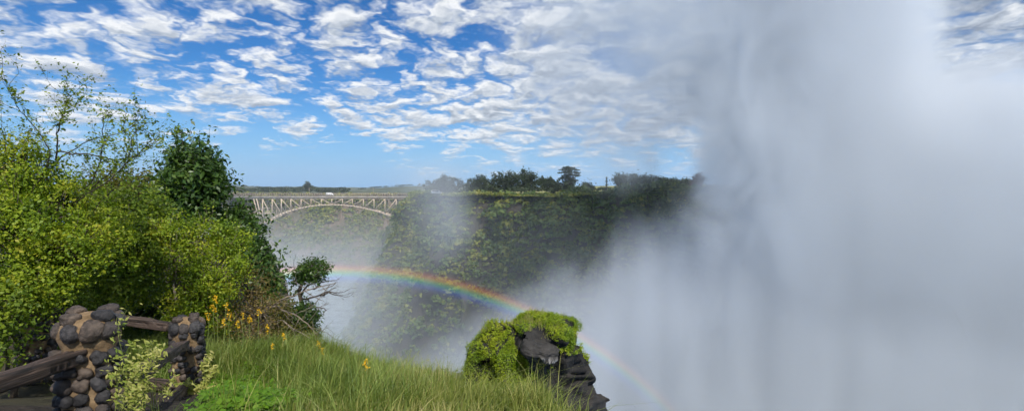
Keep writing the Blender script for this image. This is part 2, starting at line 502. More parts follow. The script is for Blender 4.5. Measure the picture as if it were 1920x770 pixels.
g = Geo(); g.add([(-900, -40, -94), (700, -40, -94), (700, 900, -94), (-900, 900, -94)], [(0, 1, 2, 3)])
tag(link("river", g.mesh("river", river_mat("gorge_water", (0.05,0.09,0.08)))), kind="structure")

# rock ledge half lost in the spray on the right
edge_ledge = resample(px_line([(1480, 140, -40), (1570, 136, -30), (1640, 132, -18), (1700, 130, -20), (1770, 128, -25), (1850, 126, -42)]), 1.0)
pl = cliff_sheet(edge_ledge, 70, 30, 14, 3.0, 91, 1)
pl2 = np.concatenate([pl[:, :1] + [0, 9, -6.0], pl], 1)
tag(link("rock_ledge", raw_mesh("rock_ledge", pl2.reshape(-1, 3), grid_faces(*pl2.shape[:2])[:, ::-1], M["cliff"], True)), kind="structure")

# hills on the skyline
def ridge(name, rows, seed, mat):
    e = resample(px_line(rows), 14)
    x, y = e[:, 0], e[:, 1]
    p = np.stack([x * 0.012, y * 0.012, 0 * x], 1)
    top = e[:, 2] + fbm(p, 4, seed) * 1.6
    ks = np.array([0.9, 0.94, 0.98, 1.0, 1.03, 1.08, 1.15])
    hs = np.array([0, 0.45, 0.88, 1.0, 0.9, 0.5, 0])
    v = np.stack([np.stack([x * k, y * k, -8 + (top + 8) * h], -1) for k, h in zip(ks, hs)], 1)
    tag(link(name, raw_mesh(name, v.reshape(-1, 3), grid_faces(*v.shape[:2]), mat, True)), kind="structure")
    return e, top
hz = lambda y, d: 1.65 + (355 - y) / F * d
h1 = ridge("hills", [(360, 1500, hz(344, 1500)), (430, 1500, hz(345, 1500)), (490, 1500, hz(353, 1500)), (600, 1600, hz(354, 1600)), (660, 1700, hz(357, 1700)), (720, 1800, hz(351, 1800)), (800, 1800, hz(347, 1800)), (900, 1800, hz(350, 1800)), (1000, 1800, hz(352, 1800))], 12, M["hill"])
h2 = ridge("hills", [(-400, 2400, hz(346, 2400)), (200, 2600, hz(346, 2600)), (700, 2800, hz(352, 2800)), (1200, 2800, hz(348, 2800)), (1700, 2600, hz(349, 2600)), (2500, 2400, hz(346, 2400))], 15, M["hill"])

# ------------------------------------------------------------------ plants on the gorge walls (nobody could count them)
def clump_cloud(g, c, out, r, per, size, rs, aspect=0.7, flat=0.8):
    n = len(c)
    k = np.repeat(np.arange(n), per)
    d = unit(rs.normal(size=(n * per, 3)))
    d[:, 2] = np.abs(d[:, 2]) * 0.9 + d[:, 2] * 0.1
    rr = np.asarray(r)[k] if np.ndim(r) else np.full(n * per, r)
    p = c[k] + d * (rr * rs.uniform(0.55, 1.05, n * per))[:, None] * [1, 1, flat]
    leaves(g, p, d * 0.8 + out[k] * 0.3, size * (rr / np.mean(rr)), aspect, rs, wild=0.55, up=0.25)

def veg_on(name, p, n, count, rs, mat, rmin, rmax, per, size, dens_seed, thresh, label=None, top_bias=0.0):
    h, w = p.shape[:2]
    g = Geo()
    fi = rs.uniform(0, h - 1.01, count * 4); fj = (rs.uniform(0, 1, count * 4) ** (1 + top_bias)) * (w - 1.01)
    i, j = fi.astype(int), fj.astype(int)
    a = (fi - i)[:, None]; b = (fj - j)[:, None]
    c = p[i, j] * (1 - a) * (1 - b) + p[i + 1, j] * a * (1 - b) + p[i, j + 1] * (1 - a) * b + p[i + 1, j + 1] * a * b
    m = fbm(c * [0.05, 0.05, 0.035], 3, dens_seed) + rs.normal(size=len(c)) * 0.36
    s = np.where(m > thresh)[0][:count]
    c = c[s]; o = n[i[s], j[s]]
    r = rs.uniform(rmin, rmax, len(s)) * (0.7 + 0.5 * rs.random(len(s)) ** 3)
    clump_cloud(g, c + o * r[:, None] * 0.3, o, r, per, size, rs)
    ob = link(name, g.mesh(name, mat))
    return tag(ob, label, kind="stuff")
rs = np.random.default_rng(5)
flip = 1.0 if nc[len(nc) // 2, 30, 1] < 0 else -1.0
nc = nc * flip
veg_on("cliff_undergrowth", pc, nc, 8000, rs, M["cliffveg"], 0.8, 2.8, 28, 0.8, 41, -0.16)
veg_on("cliff_shrubbery", pc, nc, 3800, rs, M["cliffdark"], 1.2, 3.8, 40, 0.9, 77, -0.05, top_bias=0.5)
# shrubs along the lip
lip = np.repeat(edge_mid, 2, axis=0) + rs.normal(size=(len(edge_mid) * 2, 3)) * [1.2, 2.0, 0.2]
g = Geo(); rr = rs.uniform(0.5, 1.7, len(lip)) * (1 + 0.8 * np.clip(fbm(lip * 0.07, 3, 66), -0.6, 1)) * (1 - 0.65 * smooth(30, 48, lip[:, 0])); clump_cloud(g, lip + [0, 0, 0.2], np.tile([0, -1.0, 0.3], (len(lip), 1)), rr, 26, 0.6, rs)
tag(link("cliff_edge_undergrowth", g.mesh("cliff_edge_undergrowth", M["cliffveg"])), kind="stuff")
nf = grid_normals(pf); nf *= (1.0 if nf[len(nf) // 2, 18, 1] < 0 else -1.0)
veg_on("far_slope_undergrowth", pf, nf, 5200, rs, M["cliffveg"], 1.6, 4.6, 14, 2.0, 13, -0.2)
# far wood behind the bridge
def far_wood(name, ridge_e, top, n, rs, px0, px1, hmin, hmax):
    g = Geo()
    px = rs.uniform(px0, px1, n)
    epx = ridge_e[:, 0] / ridge_e[:, 1] * F + 960
    o = np.argsort(epx)
    d = np.interp(px, epx[o], ridge_e[o, 1]); zt = np.interp(px, epx[o], top[o])
    hh = rs.uniform(hmin, hmax, n)
    k = rs.uniform(0.965, 1.0, n)
    c = np.stack([(px - 960) / F * d * k, d * k, zt + hh * 0.35], 1)
    clump_cloud(g, c, np.tile([0, -1.0, 0.3], (n, 1)), hh, 26, hmax * 0.4, rs)
    tag(link(name, g.mesh(name, M["far"])), kind="stuff")
far_wood("treeline", h1[0], h1[1], 240, rs, 380, 1000, 3.0, 6.5)
g = Geo()
NW = 620
pxw = rs.uniform(405, 655, NW); dw = rs.uniform(680, 860, NW)
hw = rs.uniform(1.8, 4.0, NW)
topw = 1.65 + (355 - (348.5 + 4.5 * vnoise(np.stack([pxw * 0.045, dw * 0, dw * 0], 1), 4) + 6 * smooth(610, 655, pxw) - 3 * smooth(470, 420, pxw))) / F * dw
zw = -5 + (topw - hw * 0.7 + 5) * rs.random(NW) ** 0.6
clump_cloud(g, np.stack([(pxw - 960) / F * dw, dw, zw], 1), np.tile([0, -1.0, 0.3], (NW, 1)), hw, 30, 1.7, rs)
tag(link("distant_woods", g.mesh("distant_woods", M["far"])), kind="stuff")

# ------------------------------------------------------------------ trees and shrubs
def wobble(a, b, n, amt, rs, sag=0.0):
    t = np.linspace(0, 1, n)[:, None]
    p = np.asarray(a) * (1 - t) + np.asarray(b) * t
    w = np.cumsum(rs.normal(size=(n, 3)), axis=0) * amt
    w -= t * w[-1]
    w[0] = 0
    p = p + w
    p[:, 2] += sag * np.sin(t[:, 0] * math.pi)
    return p

def shrub(name, base, blobs, mat, label, cat, shoots=0, leaf=0.06, per=60, clump=0.2, aspect=0.55, bark="bark", trunk_r=0.05, rs=None, group=None, shell=0.55, wild=0.8, up=0.4, droop=0.0, stems=1, twigs=1.0):
    """blobs: (centre, radii, clumps). An Empty at the base with children trunk and crown."""
    rs = rs or rng
    base = np.asarray(base, float)
    root = empty(name, base)
    tag(root, label, cat, group)
    gc, gt = Geo(), Geo()
    forks = []
    for s in range(stems):
        b0 = base + rs.normal(size=3) * [0.15, 0.15, 0] * (stems > 1)
        cs = np.array([np.asarray(b[0]) for b in blobs])
        top = cs.mean(0) * 0.6 + base * 0.4 + rs.normal(size=3) * 0.1 * np.linalg.norm(cs.mean(0) - base)
        pts = wobble(b0 - [0, 0, 0.15], top, 7, 0.03 * np.linalg.norm(top - b0), rs)
        tube(gt, pts, np.linspace(trunk_r, trunk_r * 0.6, 7), 7)
        forks.append(top)
    for c, r, n in blobs:
        c, r = np.asarray(c, float), np.asarray(r, float)
        fk = forks[rs.integers(len(forks))]
        limb = wobble(fk, c, 6, 0.05 * np.linalg.norm(c - fk), rs)
        tube(gt, limb, np.linspace(trunk_r * 0.6, trunk_r * 0.3, 6), 5)
        d = unit(rs.normal(size=(n, 3)))
        lump = 1 + 0.42 * fbm(d * 2.0 + c, 3, 3)
        rad = (rs.uniform(shell ** 3, 1.0, n) ** (1 / 3)) * lump
        cc = c + d * rad[:, None] * r
        for q in cc[: int(n * 0.5 * twigs)]:
            a = limb[rs.integers(2, 6)]
            tube(gt, wobble(a, q, 4, 0.04 * np.linalg.norm(q - a), rs), np.linspace(trunk_r * 0.22, trunk_r * 0.06, 4), 3)
        k = np.repeat(np.arange(n), per)
        sz = clump * rs.uniform(0.5, 1.3, n)
        pos = cc[k] + rs.normal(size=(n * per, 3)) * (sz[k] * 0.55)[:, None]
        leaves(gc, pos, unit((pos - c) / r), leaf, aspect, rs, wild=wild, up=up, droop=droop)
        for q in cc[d[:, 2] > -0.1][:shoots]:
            o_ = unit((q - c) / r)
            pts_ = wobble(q, q + unit(o_ * 0.7 + [0, 0, 0.8] + rs.normal(size=3) * 0.35) * rs.uniform(1.2, 3.0) * clump, 8, 0.02, rs)
            tube(gt, pts_, np.linspace(trunk_r * 0.1, trunk_r * 0.03, 8), 3)
            m_ = rs.integers(14, 30)
            leaves(gc, pts_[rs.integers(1, 8, m_)] + rs.normal(size=(m_, 3)) * leaf * 0.6, np.tile(o_, (m_, 1)), leaf, aspect, rs, wild=wild)
    link("trunk", gt.mesh("trunk", M[bark], base, True), root)
    link("crown", gc.mesh("crown", mat, base), root)
    return root

def B(px, py, d, rx, ry, n, rd=None):
    """A crown blob centred on a sight line at distance d with radii in photo pixels."""
    s = d / F
    return (P(px, py, d), (rx * s, (rd if rd is not None else (rx + ry) / 2) * s, ry * s), n)

def branchy(rs, start, direction, length, r0, levels, spread, kids, gt, tips, up=0.05, wig=0.16, seg=7, allp=None):
    """Recursive bare branches; collects points along the thin twigs in tips."""
    pts = [np.asarray(start, float)]
    d = unit(np.asarray(direction, float))
    for i in range(seg - 1):
        d = unit(d + rs.normal(size=3) * wig + [0, 0, up])
        pts.append(pts[-1] + d * length / (seg - 1))
    pts = np.array(pts)
    tube(gt, pts, np.linspace(r0, r0 * (0.45 if levels else 0.25), seg), 6 if r0 > 0.015 else 3)
    if levels <= 1:
        tips.append(pts)
    if levels:
        for k in range(kids):
            i = rs.integers(seg // 3, seg)
            dd = unit(pts[min(i, seg - 1)] - pts[i - 1])
            side = unit(rs.normal(size=3))
            branchy(rs, pts[i], unit(dd + side * spread), length * rs.uniform(0.45, 0.75), r0 * 0.5, levels - 1, spread, kids, gt, tips, up, wig, max(4, seg - 1))

def on_ground(px, y):
    x = (px - 960) / F * y
    return np.array([x, y, float(ground_z(x, y))])

V = np.random.default_rng(21)
# big yellow-green thorn shrub on the left, with bare branches above it
base = on_ground(40, 8.2)
shrub("thorn_shrub", base, [B(30, 325, 7.6, 70, 62, 105), B(110, 380, 7.9, 80, 56, 110), B(20, 430, 7.0, 80, 72, 125), B(130, 470, 7.4, 80, 64, 115), B(-60, 340, 7.5, 80, 85, 90), B(60, 530, 7.0, 70, 45, 90), B(185, 420, 8.2, 50, 50, 70)],
      M["lime"], "tall yellow-green thorn shrub filling the left side above the stone pillars", "shrub", shoots=14, leaf=0.046, per=66, clump=0.18, shell=0.3, trunk_r=0.07, stems=3, rs=V, twigs=1.8)
# sparse overhanging branches
root = empty("bare_tree", on_ground(70, 8.6)); tag(root, "nearly bare thin tree with arching twigs and tiny sparse leaves against the sky", "tree")
b0 = np.array(root.location)
gt, tips = Geo(), []
fork = P(60, 420, 8.2)
tube(gt, wobble(b0 - [0, 0, 0.2], fork, 8, 0.05, V), np.linspace(0.05, 0.022, 8), 7)
paths = [
    [(60,420),(75,350),(105,300),(165,262),(222,252),(250,236)],
    [(60,420),(120,395),(190,350),(245,300),(280,268),(296,248)],
    [(60,420),(70,330),(105,285),(60,235),(30,200),(6,140)],
    [(75,350),(30,290),(0,240),(-40,200)],
    [(120,395),(200,330),(245,285),(258,235)],
    [(105,300),(110,240),(120,205),(128,180)],
    [(120,395),(180,330),(195,280),(190,225),(205,205)],
    [(60,420),(150,420),(215,350),(250,320)],
    [(105,285),(170,290),(220,300),(262,292)],
]
for k, pp in enumerate(paths):
    ctrl = np.array([P(x, y, 8.2 - 0.25 * i + 0.25 * math.sin(k * 2.1 + i)) for i, (x, y) in enumerate(pp)])
    t = np.linspace(0, len(ctrl) - 1, 22)
    pts = np.stack([np.interp(t, np.arange(len(ctrl)), ctrl[:, c]) for c in range(3)], 1)
    for _ in range(3): pts[1:-1] = (pts[:-2] + 2 * pts[1:-1] + pts[2:]) / 4
    pts[1:-1] += V.normal(size=(20, 3)) * 0.012
    tube(gt, pts, np.linspace(0.014, 0.0025, 22), 5)
    tips.append(pts[6:])
    for i in range(6, 22):
        for _ in range(2):
            if V.random() < 0.42:
                dd = unit(unit(pts[i] - pts[i - 1]) + unit(V.normal(size=3)) * 0.9 + [0, 0, 0.25])
                branchy(V, pts[i], dd, V.uniform(0.2, 0.62), 0.0038, 1, 0.8, 3, gt, tips, up=0.06, wig=0.2, seg=6)
link("trunk", gt.mesh("trunk", M["bark"], b0, True), root)
gc = Geo()
allp = np.concatenate([t[np.minimum(np.arange(len(t)).repeat(4), len(t) - 1)] for t in tips])
allp = allp[V.random(len(allp)) < 0.42]
allp = allp + V.normal(size=allp.shape) * 0.03
leaves(gc, allp, np.tile([0, -0.3, 1.0], (len(allp), 1)), 0.04, 0.6, V, wild=0.9)
link("crown", gc.mesh("crown", M["lime2"], b0), root)

# green bush in the middle of the left bank
shrub("leafy_shrub", on_ground(205, 10.0), [B(215, 405, 9.6, 70, 48, 110), B(170, 470, 9.3, 66, 54, 110), B(250, 470, 9.4, 58, 56, 100), B(215, 530, 9.2, 75, 42, 90), B(280, 400, 10.2, 42, 36, 55)],
      M["lime2"], "fresh green shrub behind the railing, between the thorn shrub and dark tree", "shrub", shoots=12, leaf=0.06, per=56, clump=0.2, shell=0.35, trunk_r=0.06, stems=3, rs=V)
# dark round tree
shrub("evergreen_tree", on_ground(365, 14.5), [B(362, 340, 14.2, 46, 44, 90), B(330, 362, 14.0, 28, 38, 45), B(388, 352, 14.0, 26, 34, 45), B(362, 306, 14.3, 36, 24, 45), B(355, 395, 13.9, 40, 28, 45)],
      M["dark"], "round-crowned dark evergreen tree standing above the lighter shrubs", "tree", shoots=6, leaf=0.15, per=46, clump=0.36, aspect=0.42, trunk_r=0.12, rs=V, droop=0.3)
# loose upright sprigs on top of the dark tree
# dark shrub stepping down to the gorge
shrub("evergreen_shrub", on_ground(455, 15.0), [B(450, 416, 14.8, 26, 22, 30), B(460, 448, 14.4, 32, 34, 45), B(478, 492, 14.0, 32, 40, 50), B(500, 540, 13.6, 30, 36, 40), B(440, 470, 14.3, 36, 46, 45)],
      M["dark"], "dark evergreen shrub stepping down the bank beside the gorge, below the bridge end", "shrub", shoots=5, leaf=0.13, per=44, clump=0.32, aspect=0.45, trunk_r=0.08, stems=2, rs=V, droop=0.2)
# yellow-green bush in front of it
shrub("lime_shrub", on_ground(385, 9.8), [B(375, 455, 9.9, 55, 38, 75), B(340, 505, 9.7, 56, 50, 85), B(415, 515, 9.7, 50, 46, 80), B(375, 560, 9.7, 66, 34, 80), B(320, 445, 9.8, 46, 32, 60), B(430, 455, 10.0, 32, 24, 40), B(350, 600, 9.6, 55, 30, 35), B(415, 590, 9.9, 50, 26, 40)],
      M["lime"], "rounded yellow-green shrub in front of the dark evergreens, above the yellow flowers", "shrub", shoots=14, leaf=0.045, per=60, clump=0.17, shell=0.4, trunk_r=0.05, stems=3, rs=V, twigs=1.6, bark="greybark")
# brown twiggy bush
shrub("dry_shrub", on_ground(470, 10.6), [B(465, 540, 10.2, 42, 50, 55), B(490, 585, 10.0, 45, 40, 45), B(445, 590, 9.9, 40, 35, 35), B(480, 625, 9.9, 45, 25, 40)],
      M["twigbrown"], "dry brown twiggy shrub to the right of the yellow-green one", "shrub", leaf=0.04, per=26, clump=0.3, trunk_r=0.035, stems=3, rs=V, twigs=2.0, bark="greybark")
shrub("olive_shrub", on_ground(525, 12.0), [B(520, 600, 11.6, 45, 38, 50), B(548, 632, 11.4, 40, 28, 40)],
      M["olive"], "low olive shrub at the foot of the twisted tree on the gorge rim", "shrub", leaf=0.06, per=46, clump=0.26, trunk_r=0.04, stems=2, rs=V)
# shaded bush around the back pillar
shrub("shaded_shrub", on_ground(20, 7.0), [B(15, 560, 6.6, 55, 60, 45), B(-30, 620, 6.2, 60, 70, 45), B(120, 560, 8.3, 60, 35, 45)],
      M["lime2"], "green shrub hanging over the shaded back pillar at the left edge", "shrub", leaf=0.055, per=46, clump=0.24, trunk_r=0.04, stems=2, rs=V)
shrub("evergreen_shrub", on_ground(230, 11.5), [B(230, 560, 10.9, 90, 45, 70), B(120, 590, 10.4, 60, 35, 40), B(330, 570, 10.8, 60, 40, 45)],
      M["dark"], "dark leafy shrub in deep shade behind the top rail", "shrub", leaf=0.12, per=40, clump=0.36, trunk_r=0.06, stems=3, rs=V)
shrub("olive_shrub", on_ground(265, 21), [B(255, 360, 20.5, 55, 28, 50), B(200, 350, 21, 50, 26, 40), B(300, 355, 21.5, 35, 25, 25)],
      M["olive"], "olive bush on the skyline left of the round dark tree", "shrub", leaf=0.14, per=40, clump=0.55, trunk_r=0.1, stems=2, rs=V)
# twisted tree on the rim
root = empty("twisted_tree", on_ground(565, 12.2)); b0 = np.array(root.location)
tag(root, "small twisted tree leaning over the gorge rim with two dark leaf clumps", "tree")
gt, tips = Geo(), []
tr = np.array([b0 - [0, 0, 0.3], P(562, 620, 12.1), P(568, 575, 12.1), P(560, 545, 12.0), P(572, 520, 12.0)])
t = np.linspace(0, 4, 18); tr = np.stack([np.interp(t, np.arange(5), tr[:, c]) for c in range(3)], 1)
tube(gt, tr, np.linspace(0.075, 0.035, 18), 7)
for a, bq in [((566,552),(600,520)), ((562,545),(548,500)), ((572,520),(590,495)), ((572,520),(612,505)), ((568,560),(640,548)), ((600,553),(645,556)), ((566,572),(612,580)), ((590,540),(628,525))]:
    p = wobble(P(*a, 12.05), P(*bq, 11.8), 9, 0.03, V, 0.05)
    tube(gt, p, np.linspace(0.028, 0.006, 9), 5)
    for i in (3, 5, 7, 8):
        branchy(V, p[i], unit(p[i] - p[i - 1] + unit(V.normal(size=3)) * 0.05), 0.28, 0.007, 1, 0.8, 3, gt, tips, wig=0.3, seg=5)
link("trunk", gt.mesh("trunk", M["bark"], b0, True), root)
gc = Geo()
for c, r, n in [B(588, 508, 11.9, 30, 20, 55), B(568, 520, 11.9, 20, 14, 25), B(572, 592, 11.9, 22, 32, 65), B(580, 622, 11.9, 16, 22, 30)]:
    d = unit(V.normal(size=(n, 3))); cc = c + d * np.asarray(r) * V.uniform(0.5, 1, n)[:, None]
    k = np.repeat(np.arange(n), 42); pos = cc[k] + V.normal(size=(len(k), 3)) * 0.07
    leaves(gc, pos, unit(pos - c), 0.06, 0.5, V)
link("crown", gc.mesh("crown", M["dark"], b0), root)
# dead branches lying on the bank
def dead_branch(pts, d0, d1, r, label):
    p = np.array([P(x, y, d0 + (d1 - d0) * i / (len(pts) - 1)) for i, (x, y) in enumerate(pts)])
    t = np.linspace(0, len(p) - 1, 16)
    q = np.stack([np.interp(t, np.arange(len(p)), p[:, c]) for c in range(3)], 1)
    q[1:-1] += V.normal(size=(14, 3)) * 0.012
    g = Geo(); tube(g, q, np.linspace(r, r * 0.3, 16), 6)
    tips = []
    for i in range(4, 16, 1):
        branchy(V, q[i], unit(q[i] - q[i - 1] + unit(V.normal(size=3)) * 0.8), 0.5, r * 0.35, 1, 0.7, 2, g, tips, wig=0.2, seg=5)
    o = link("dead_branch", g.mesh("dead_branch", M["greybark"], q[0], True), loc=q[0])
    tag(o, label, "branch")
dead_branch([(478,592),(520,565),(570,545),(630,530)], 10.6, 10.8, 0.03, "pale dead branch slanting up across the twisted tree trunk")
dead_branch([(470,575),(520,575),(570,600),(600,632)], 10.7, 11.0, 0.026, "grey dead branch sagging in front of the olive shrub on the rim")
dead_branch([(480,610),(530,600),(590,640),(600,660)], 10.6, 10.9, 0.02, "thin dead branch curving down to the grass below the twisted tree")
# dry curly plant at the grass edge
root = empty("dry_plant", ground_hit(828, 712)); b0 = np.array(root.location)
tag(root, "small leafless curly dry plant on the grass edge left of the rock", "plant")
gt, tips = Geo(), []
for k in range(5):
    branchy(V, b0 - [0, 0, 0.05], unit(V.normal(size=3) * 0.6 + [0, 0, 1.2]), 0.3, 0.009, 2, 0.8, 3, gt, tips, wig=0.35, seg=6)
link("stem", gt.mesh("stem", M["bark"], b0, True), root)

# trees on the plateau across the gorge
T = np.random.default_rng(8)
def far_tree(name, px, top, halfw, d, label, mat="far", group="trees on the plateau across the gorge", flat=False, lumps=6):
    zt = hz(top, d)
    zb = float(np.interp(px, [700, 880, 1120, 1270, 1420], [-1.6, -0.7, 0.4, 1.6, 1.4]))
    zb += 2.2 * float(smooth(1080, 1230, px)) * float(smooth(192, 240, d))
    x = (px - 960) / F * d
    w = 1.3 * halfw * d / F; h = zt - zb
    bl = []
    for k in range(lumps):
        a = T.uniform(-0.6, 0.6)
        bl.append(((x + a * w, d + T.uniform(-0.4, 0.4) * w, zb + h * (0.66 + 0.1 * T.normal() - 0.35 * abs(a) - 0.28 * (k % 3 == 2))), (w * 0.5, w * 0.5, h * 0.28), 20))
    shrub(name, (x, d, zb), bl, M[mat], label, "tree", leaf=0.7, per=34, clump=1.3, aspect=0.7, trunk_r=max(0.2, h * 0.025), rs=T, group=group, twigs=0.3)
far_tree("broadleaf_tree", 838, 328, 30, 262, "mist-veiled tree above the white minibus at the gorge corner", lumps=8)
far_tree("broadleaf_tree", 896, 325, 20, 250, "hazy dark tree second from the misty left end of the plateau row")
far_tree("broadleaf_tree", 934, 319, 27, 246, "widest domed tree in the plateau row, left of the paired tall one", lumps=9)
far_tree("broadleaf_tree", 986, 318, 23, 240, "tall domed tree left of the flat-topped acacia", lumps=8)
far_tree("broadleaf_tree", 1030, 336, 15, 228, "low dark tree just left of the flat-topped acacia", lumps=5)
far_tree("broadleaf_tree", 1052, 338, 18, 226, "low dark bushy tree at the foot of the flat-topped acacia", lumps=5)
far_tree("broadleaf_tree", 1104, 339, 9, 222, "small shrubby tree right of the flat-topped acacia", lumps=3)
far_tree("broadleaf_tree", 1166, 324, 15, 222, "left one of two round trees by the pale field", lumps=6)
far_tree("broadleaf_tree", 1198, 324, 17, 222, "right one of two round trees by the pale field", lumps=6)
far_tree("broadleaf_tree", 1229, 333, 11, 226, "small tree just right of the two round trees", lumps=4)
far_tree("broadleaf_tree", 1256, 335, 15, 230, "low spreading tree behind the pale field", lumps=4)
far_tree("broadleaf_tree", 1288, 338, 12, 224, "low tree left of the rusty tree near the spray", lumps=3)
far_tree("broadleaf_tree", 1311, 326, 12, 196, "thin rusty-brown tree on the cliff top beside the spray", mat="rust", lumps=4)
far_tree("broadleaf_tree", 1275, 350, 11, 192, "dark round bush on the cliff lip below the rusty tree", mat="cliffdark", lumps=4)
far_tree("broadleaf_tree", 1085, 352, 16, 202, "green bush on the cliff lip below the flat-topped acacia", mat="cliffdark", lumps=4)
g = Geo()
nb = 150; pxb = np.concatenate([T.uniform(800, 1170, 125), T.uniform(1270, 1340, 25)]); db = np.interp(pxb, [800, 880, 1000, 1200, 1340], [275, 245, 215, 205, 198]) + T.uniform(4, 30, nb)
rb_ = T.uniform(0.8, 2.4, nb) * np.where(pxb < 1020, 1.5, 0.9)
clump_cloud(g, np.stack([(pxb - 960) / F * db, db, np.interp(pxb, [800, 1000, 1340], [-0.8, 0.2, 2.0]) + rb_ * 0.3], 1), np.tile([0, -1.0, 0.4], (nb, 1)), rb_, 44, 0.75, T)
tag(link("plateau_scrub", g.mesh("plateau_scrub", M["far"])), kind="stuff")
# flat-topped acacia
d = 226; zb = -0.2; x = (1067 - 960) / F * d
root = tag(empty("acacia_tree", (x, d, zb)), "tall flat-topped acacia with layered crown on the plateau skyline", "tree")
gt, gc = Geo(), Geo(); zt = hz(312, d); h = zt - zb
tube(gt, wobble((x, d, zb - 0.5), (x + 0.3, d, zb + h * 0.6), 8, 0.08, T), np.linspace(0.4, 0.24, 8), 7)
for zz, w, cx in [(0.97, 3.4, -0.3), (0.9, 4.6, 0.2), (0.8, 5.2, -0.4), (0.69, 4.2, 0.9), (0.6, 3.4, -1.2), (0.5, 2.4, 2.2)]:
    n = int(w * 9)
    a = T.uniform(0, 6.28, n); rr = np.sqrt(T.random(n)) * w
    c = np.stack([x + cx + np.cos(a) * rr, d + np.sin(a) * rr * 0.8, zb + h * zz - (rr / w) ** 2 * 0.6 + T.normal(size=n) * 0.15], 1)
    for q in c[:7]: tube(gt, wobble((x + 0.2, d, zb + h * 0.45), q, 5, 0.1, T), np.linspace(0.16, 0.05, 5), 4)
    k = np.repeat(np.arange(n), 22); pos = c[k] + T.normal(size=(len(k), 3)) * [0.5, 0.5, 0.16]
    leaves(gc, pos, np.tile([0, 0, 1.0], (len(k), 1)), 0.5, 0.7, T, wild=0.5)
link("trunk", gt.mesh("trunk", M["bark"], (x, d, zb), True), root); link("crown", gc.mesh("crown", M["far"], (x, d, zb)), root)
# spindly conifer
d = 214; x = (1137 - 960) / F * d; zb = 0.3; zt = hz(331, d)
root = tag(empty("conifer_tree", (x, d, zb)), "small spindly conifer standing alone between the acacia and the round trees", "tree")
gt, gc = Geo(), Geo(); tube(gt, [(x, d, zb - 0.3), (x, d, zt)], [0.14, 0.04], 6)
zz = T.uniform(zb + 1.2, zt, 420); f = (zt - zz) / (zt - zb); a = T.uniform(0, 6.28, 420); rr = T.random(420) * (0.25 + 1.6 * f) * (0.6 + 0.4 * np.sin(zz * 5))
leaves(gc, np.stack([x + np.cos(a) * rr, d + np.sin(a) * rr, zz - rr * 0.3], 1), np.tile([0, 0, 1.0], (420, 1)), 0.5, 0.5, T)
link("trunk", gt.mesh("trunk", M["bark"], (x, d, zb)), root); link("crown", gc.mesh("crown", M["far"], (x, d, zb)), root)
# bare trunk beside the spray
d = 192; x = (1329 - 960) / F * d
root = tag(empty("dead_tree", (x, d, 1.3)), "bare dead tree on the cliff top at the edge of the spray", "tree")
gt, tips = Geo(), []; branchy(T, (x, d, 1.0), (0, 0, 1), 5.5, 0.16, 2, 0.6, 4, gt, tips, wig=0.08)
link("trunk", gt.mesh("trunk", M["greybark"], (x, d, 1.3)), root)
# taller tree behind the bridge
shrub("broadleaf_tree", P(578, 362, 700) , [(P(578, 350, 700), (5, 5, 4), 30), (P(577, 345, 700), (3, 3, 2.4), 14)], M["far"], "tallest tree of the far wood behind the bridge", "tree", leaf=1.5, per=24, clump=2.0, aspect=0.7, trunk_r=0.5, rs=T, twigs=0.2)

# ------------------------------------------------------------------ bridge
D = 480.0; s = D / F
zp = lambda x, y: (380 + x / 2.9625, 300 + y / 2.9625)      # from the enlarged detail to photo pixels
def bp(x, y, back=0.0):
    p = P(*zp(x, y), D); p[1] += back; return p
M["steel"] = rough_mat("pale_painted_steel", [(0.44,0.33,0.24), (0.6,0.47,0.35), (0.7,0.57,0.44)], scale=0.4, rough=0.5, bump=0.02)
M["deck"] = rough_mat("rusty_deck_edge", [(0.2,0.17,0.14), (0.32,0.28,0.24), (0.4,0.36,0.31)], scale=0.3, rough=0.7, bump=0.1)
M["rail"] = rough_mat("brown_railing", [(0.3,0.22,0.16), (0.42,0.33,0.25), (0.5,0.41,0.33)], scale=0.5, rough=0.6, bump=0.05)
x0 = bp(60, 200)[0]; x1 = bp(1240, 200)[0]
root = tag(empty("arch_bridge", bp(720, 212)), "pale steel arch bridge with trussed spandrels spanning the gorge", "bridge")
BO = np.array(root.location); W = 9.0
def part(name, g, mat, parent=root, org=BO): return link(name, g.mesh(name, mat, org), parent)
zd = bp(0, 200)[2]; zdb = bp(0, 211)[2]; zr = bp(0, 184)[2]
g = Geo(); boxg(g, (x0, D - 0.6, zdb), (x1, D + W + 0.6, zd)); part("deck", g, M["deck"])
for yy in (D - 0.6, D + W + 0.6):
    g = Geo()
    boxg(g, (x0, yy - 0.12, zr - 0.3), (x1, yy + 0.12, zr))
    boxg(g, (x0, yy - 0.06, (zr + zd) / 2 - 0.12), (x1, yy + 0.06, (zr + zd) / 2 + 0.12))
    for xx in np.arange(x0 + 1, x1, 2.4): boxg(g, (xx - 0.12, yy - 0.09, zd + 0.003), (xx + 0.12, yy + 0.09, zr - 0.303))
    part("railing", g, M["rail"])
ax = np.array([315, 380, 440, 520, 600, 660, 720, 780, 850, 920, 960, 1013, 1075, 1130.0])
ay = np.array([358, 326, 297, 272, 256, 250, 248, 250, 258, 272, 283, 299, 322, 345.0])
arch = lambda x: float(np.interp(x, ax, ay))
posts = [333, 386, 437, 490, 547, 602, 660, 718, 777, 832, 893, 952, 1013, 1075]
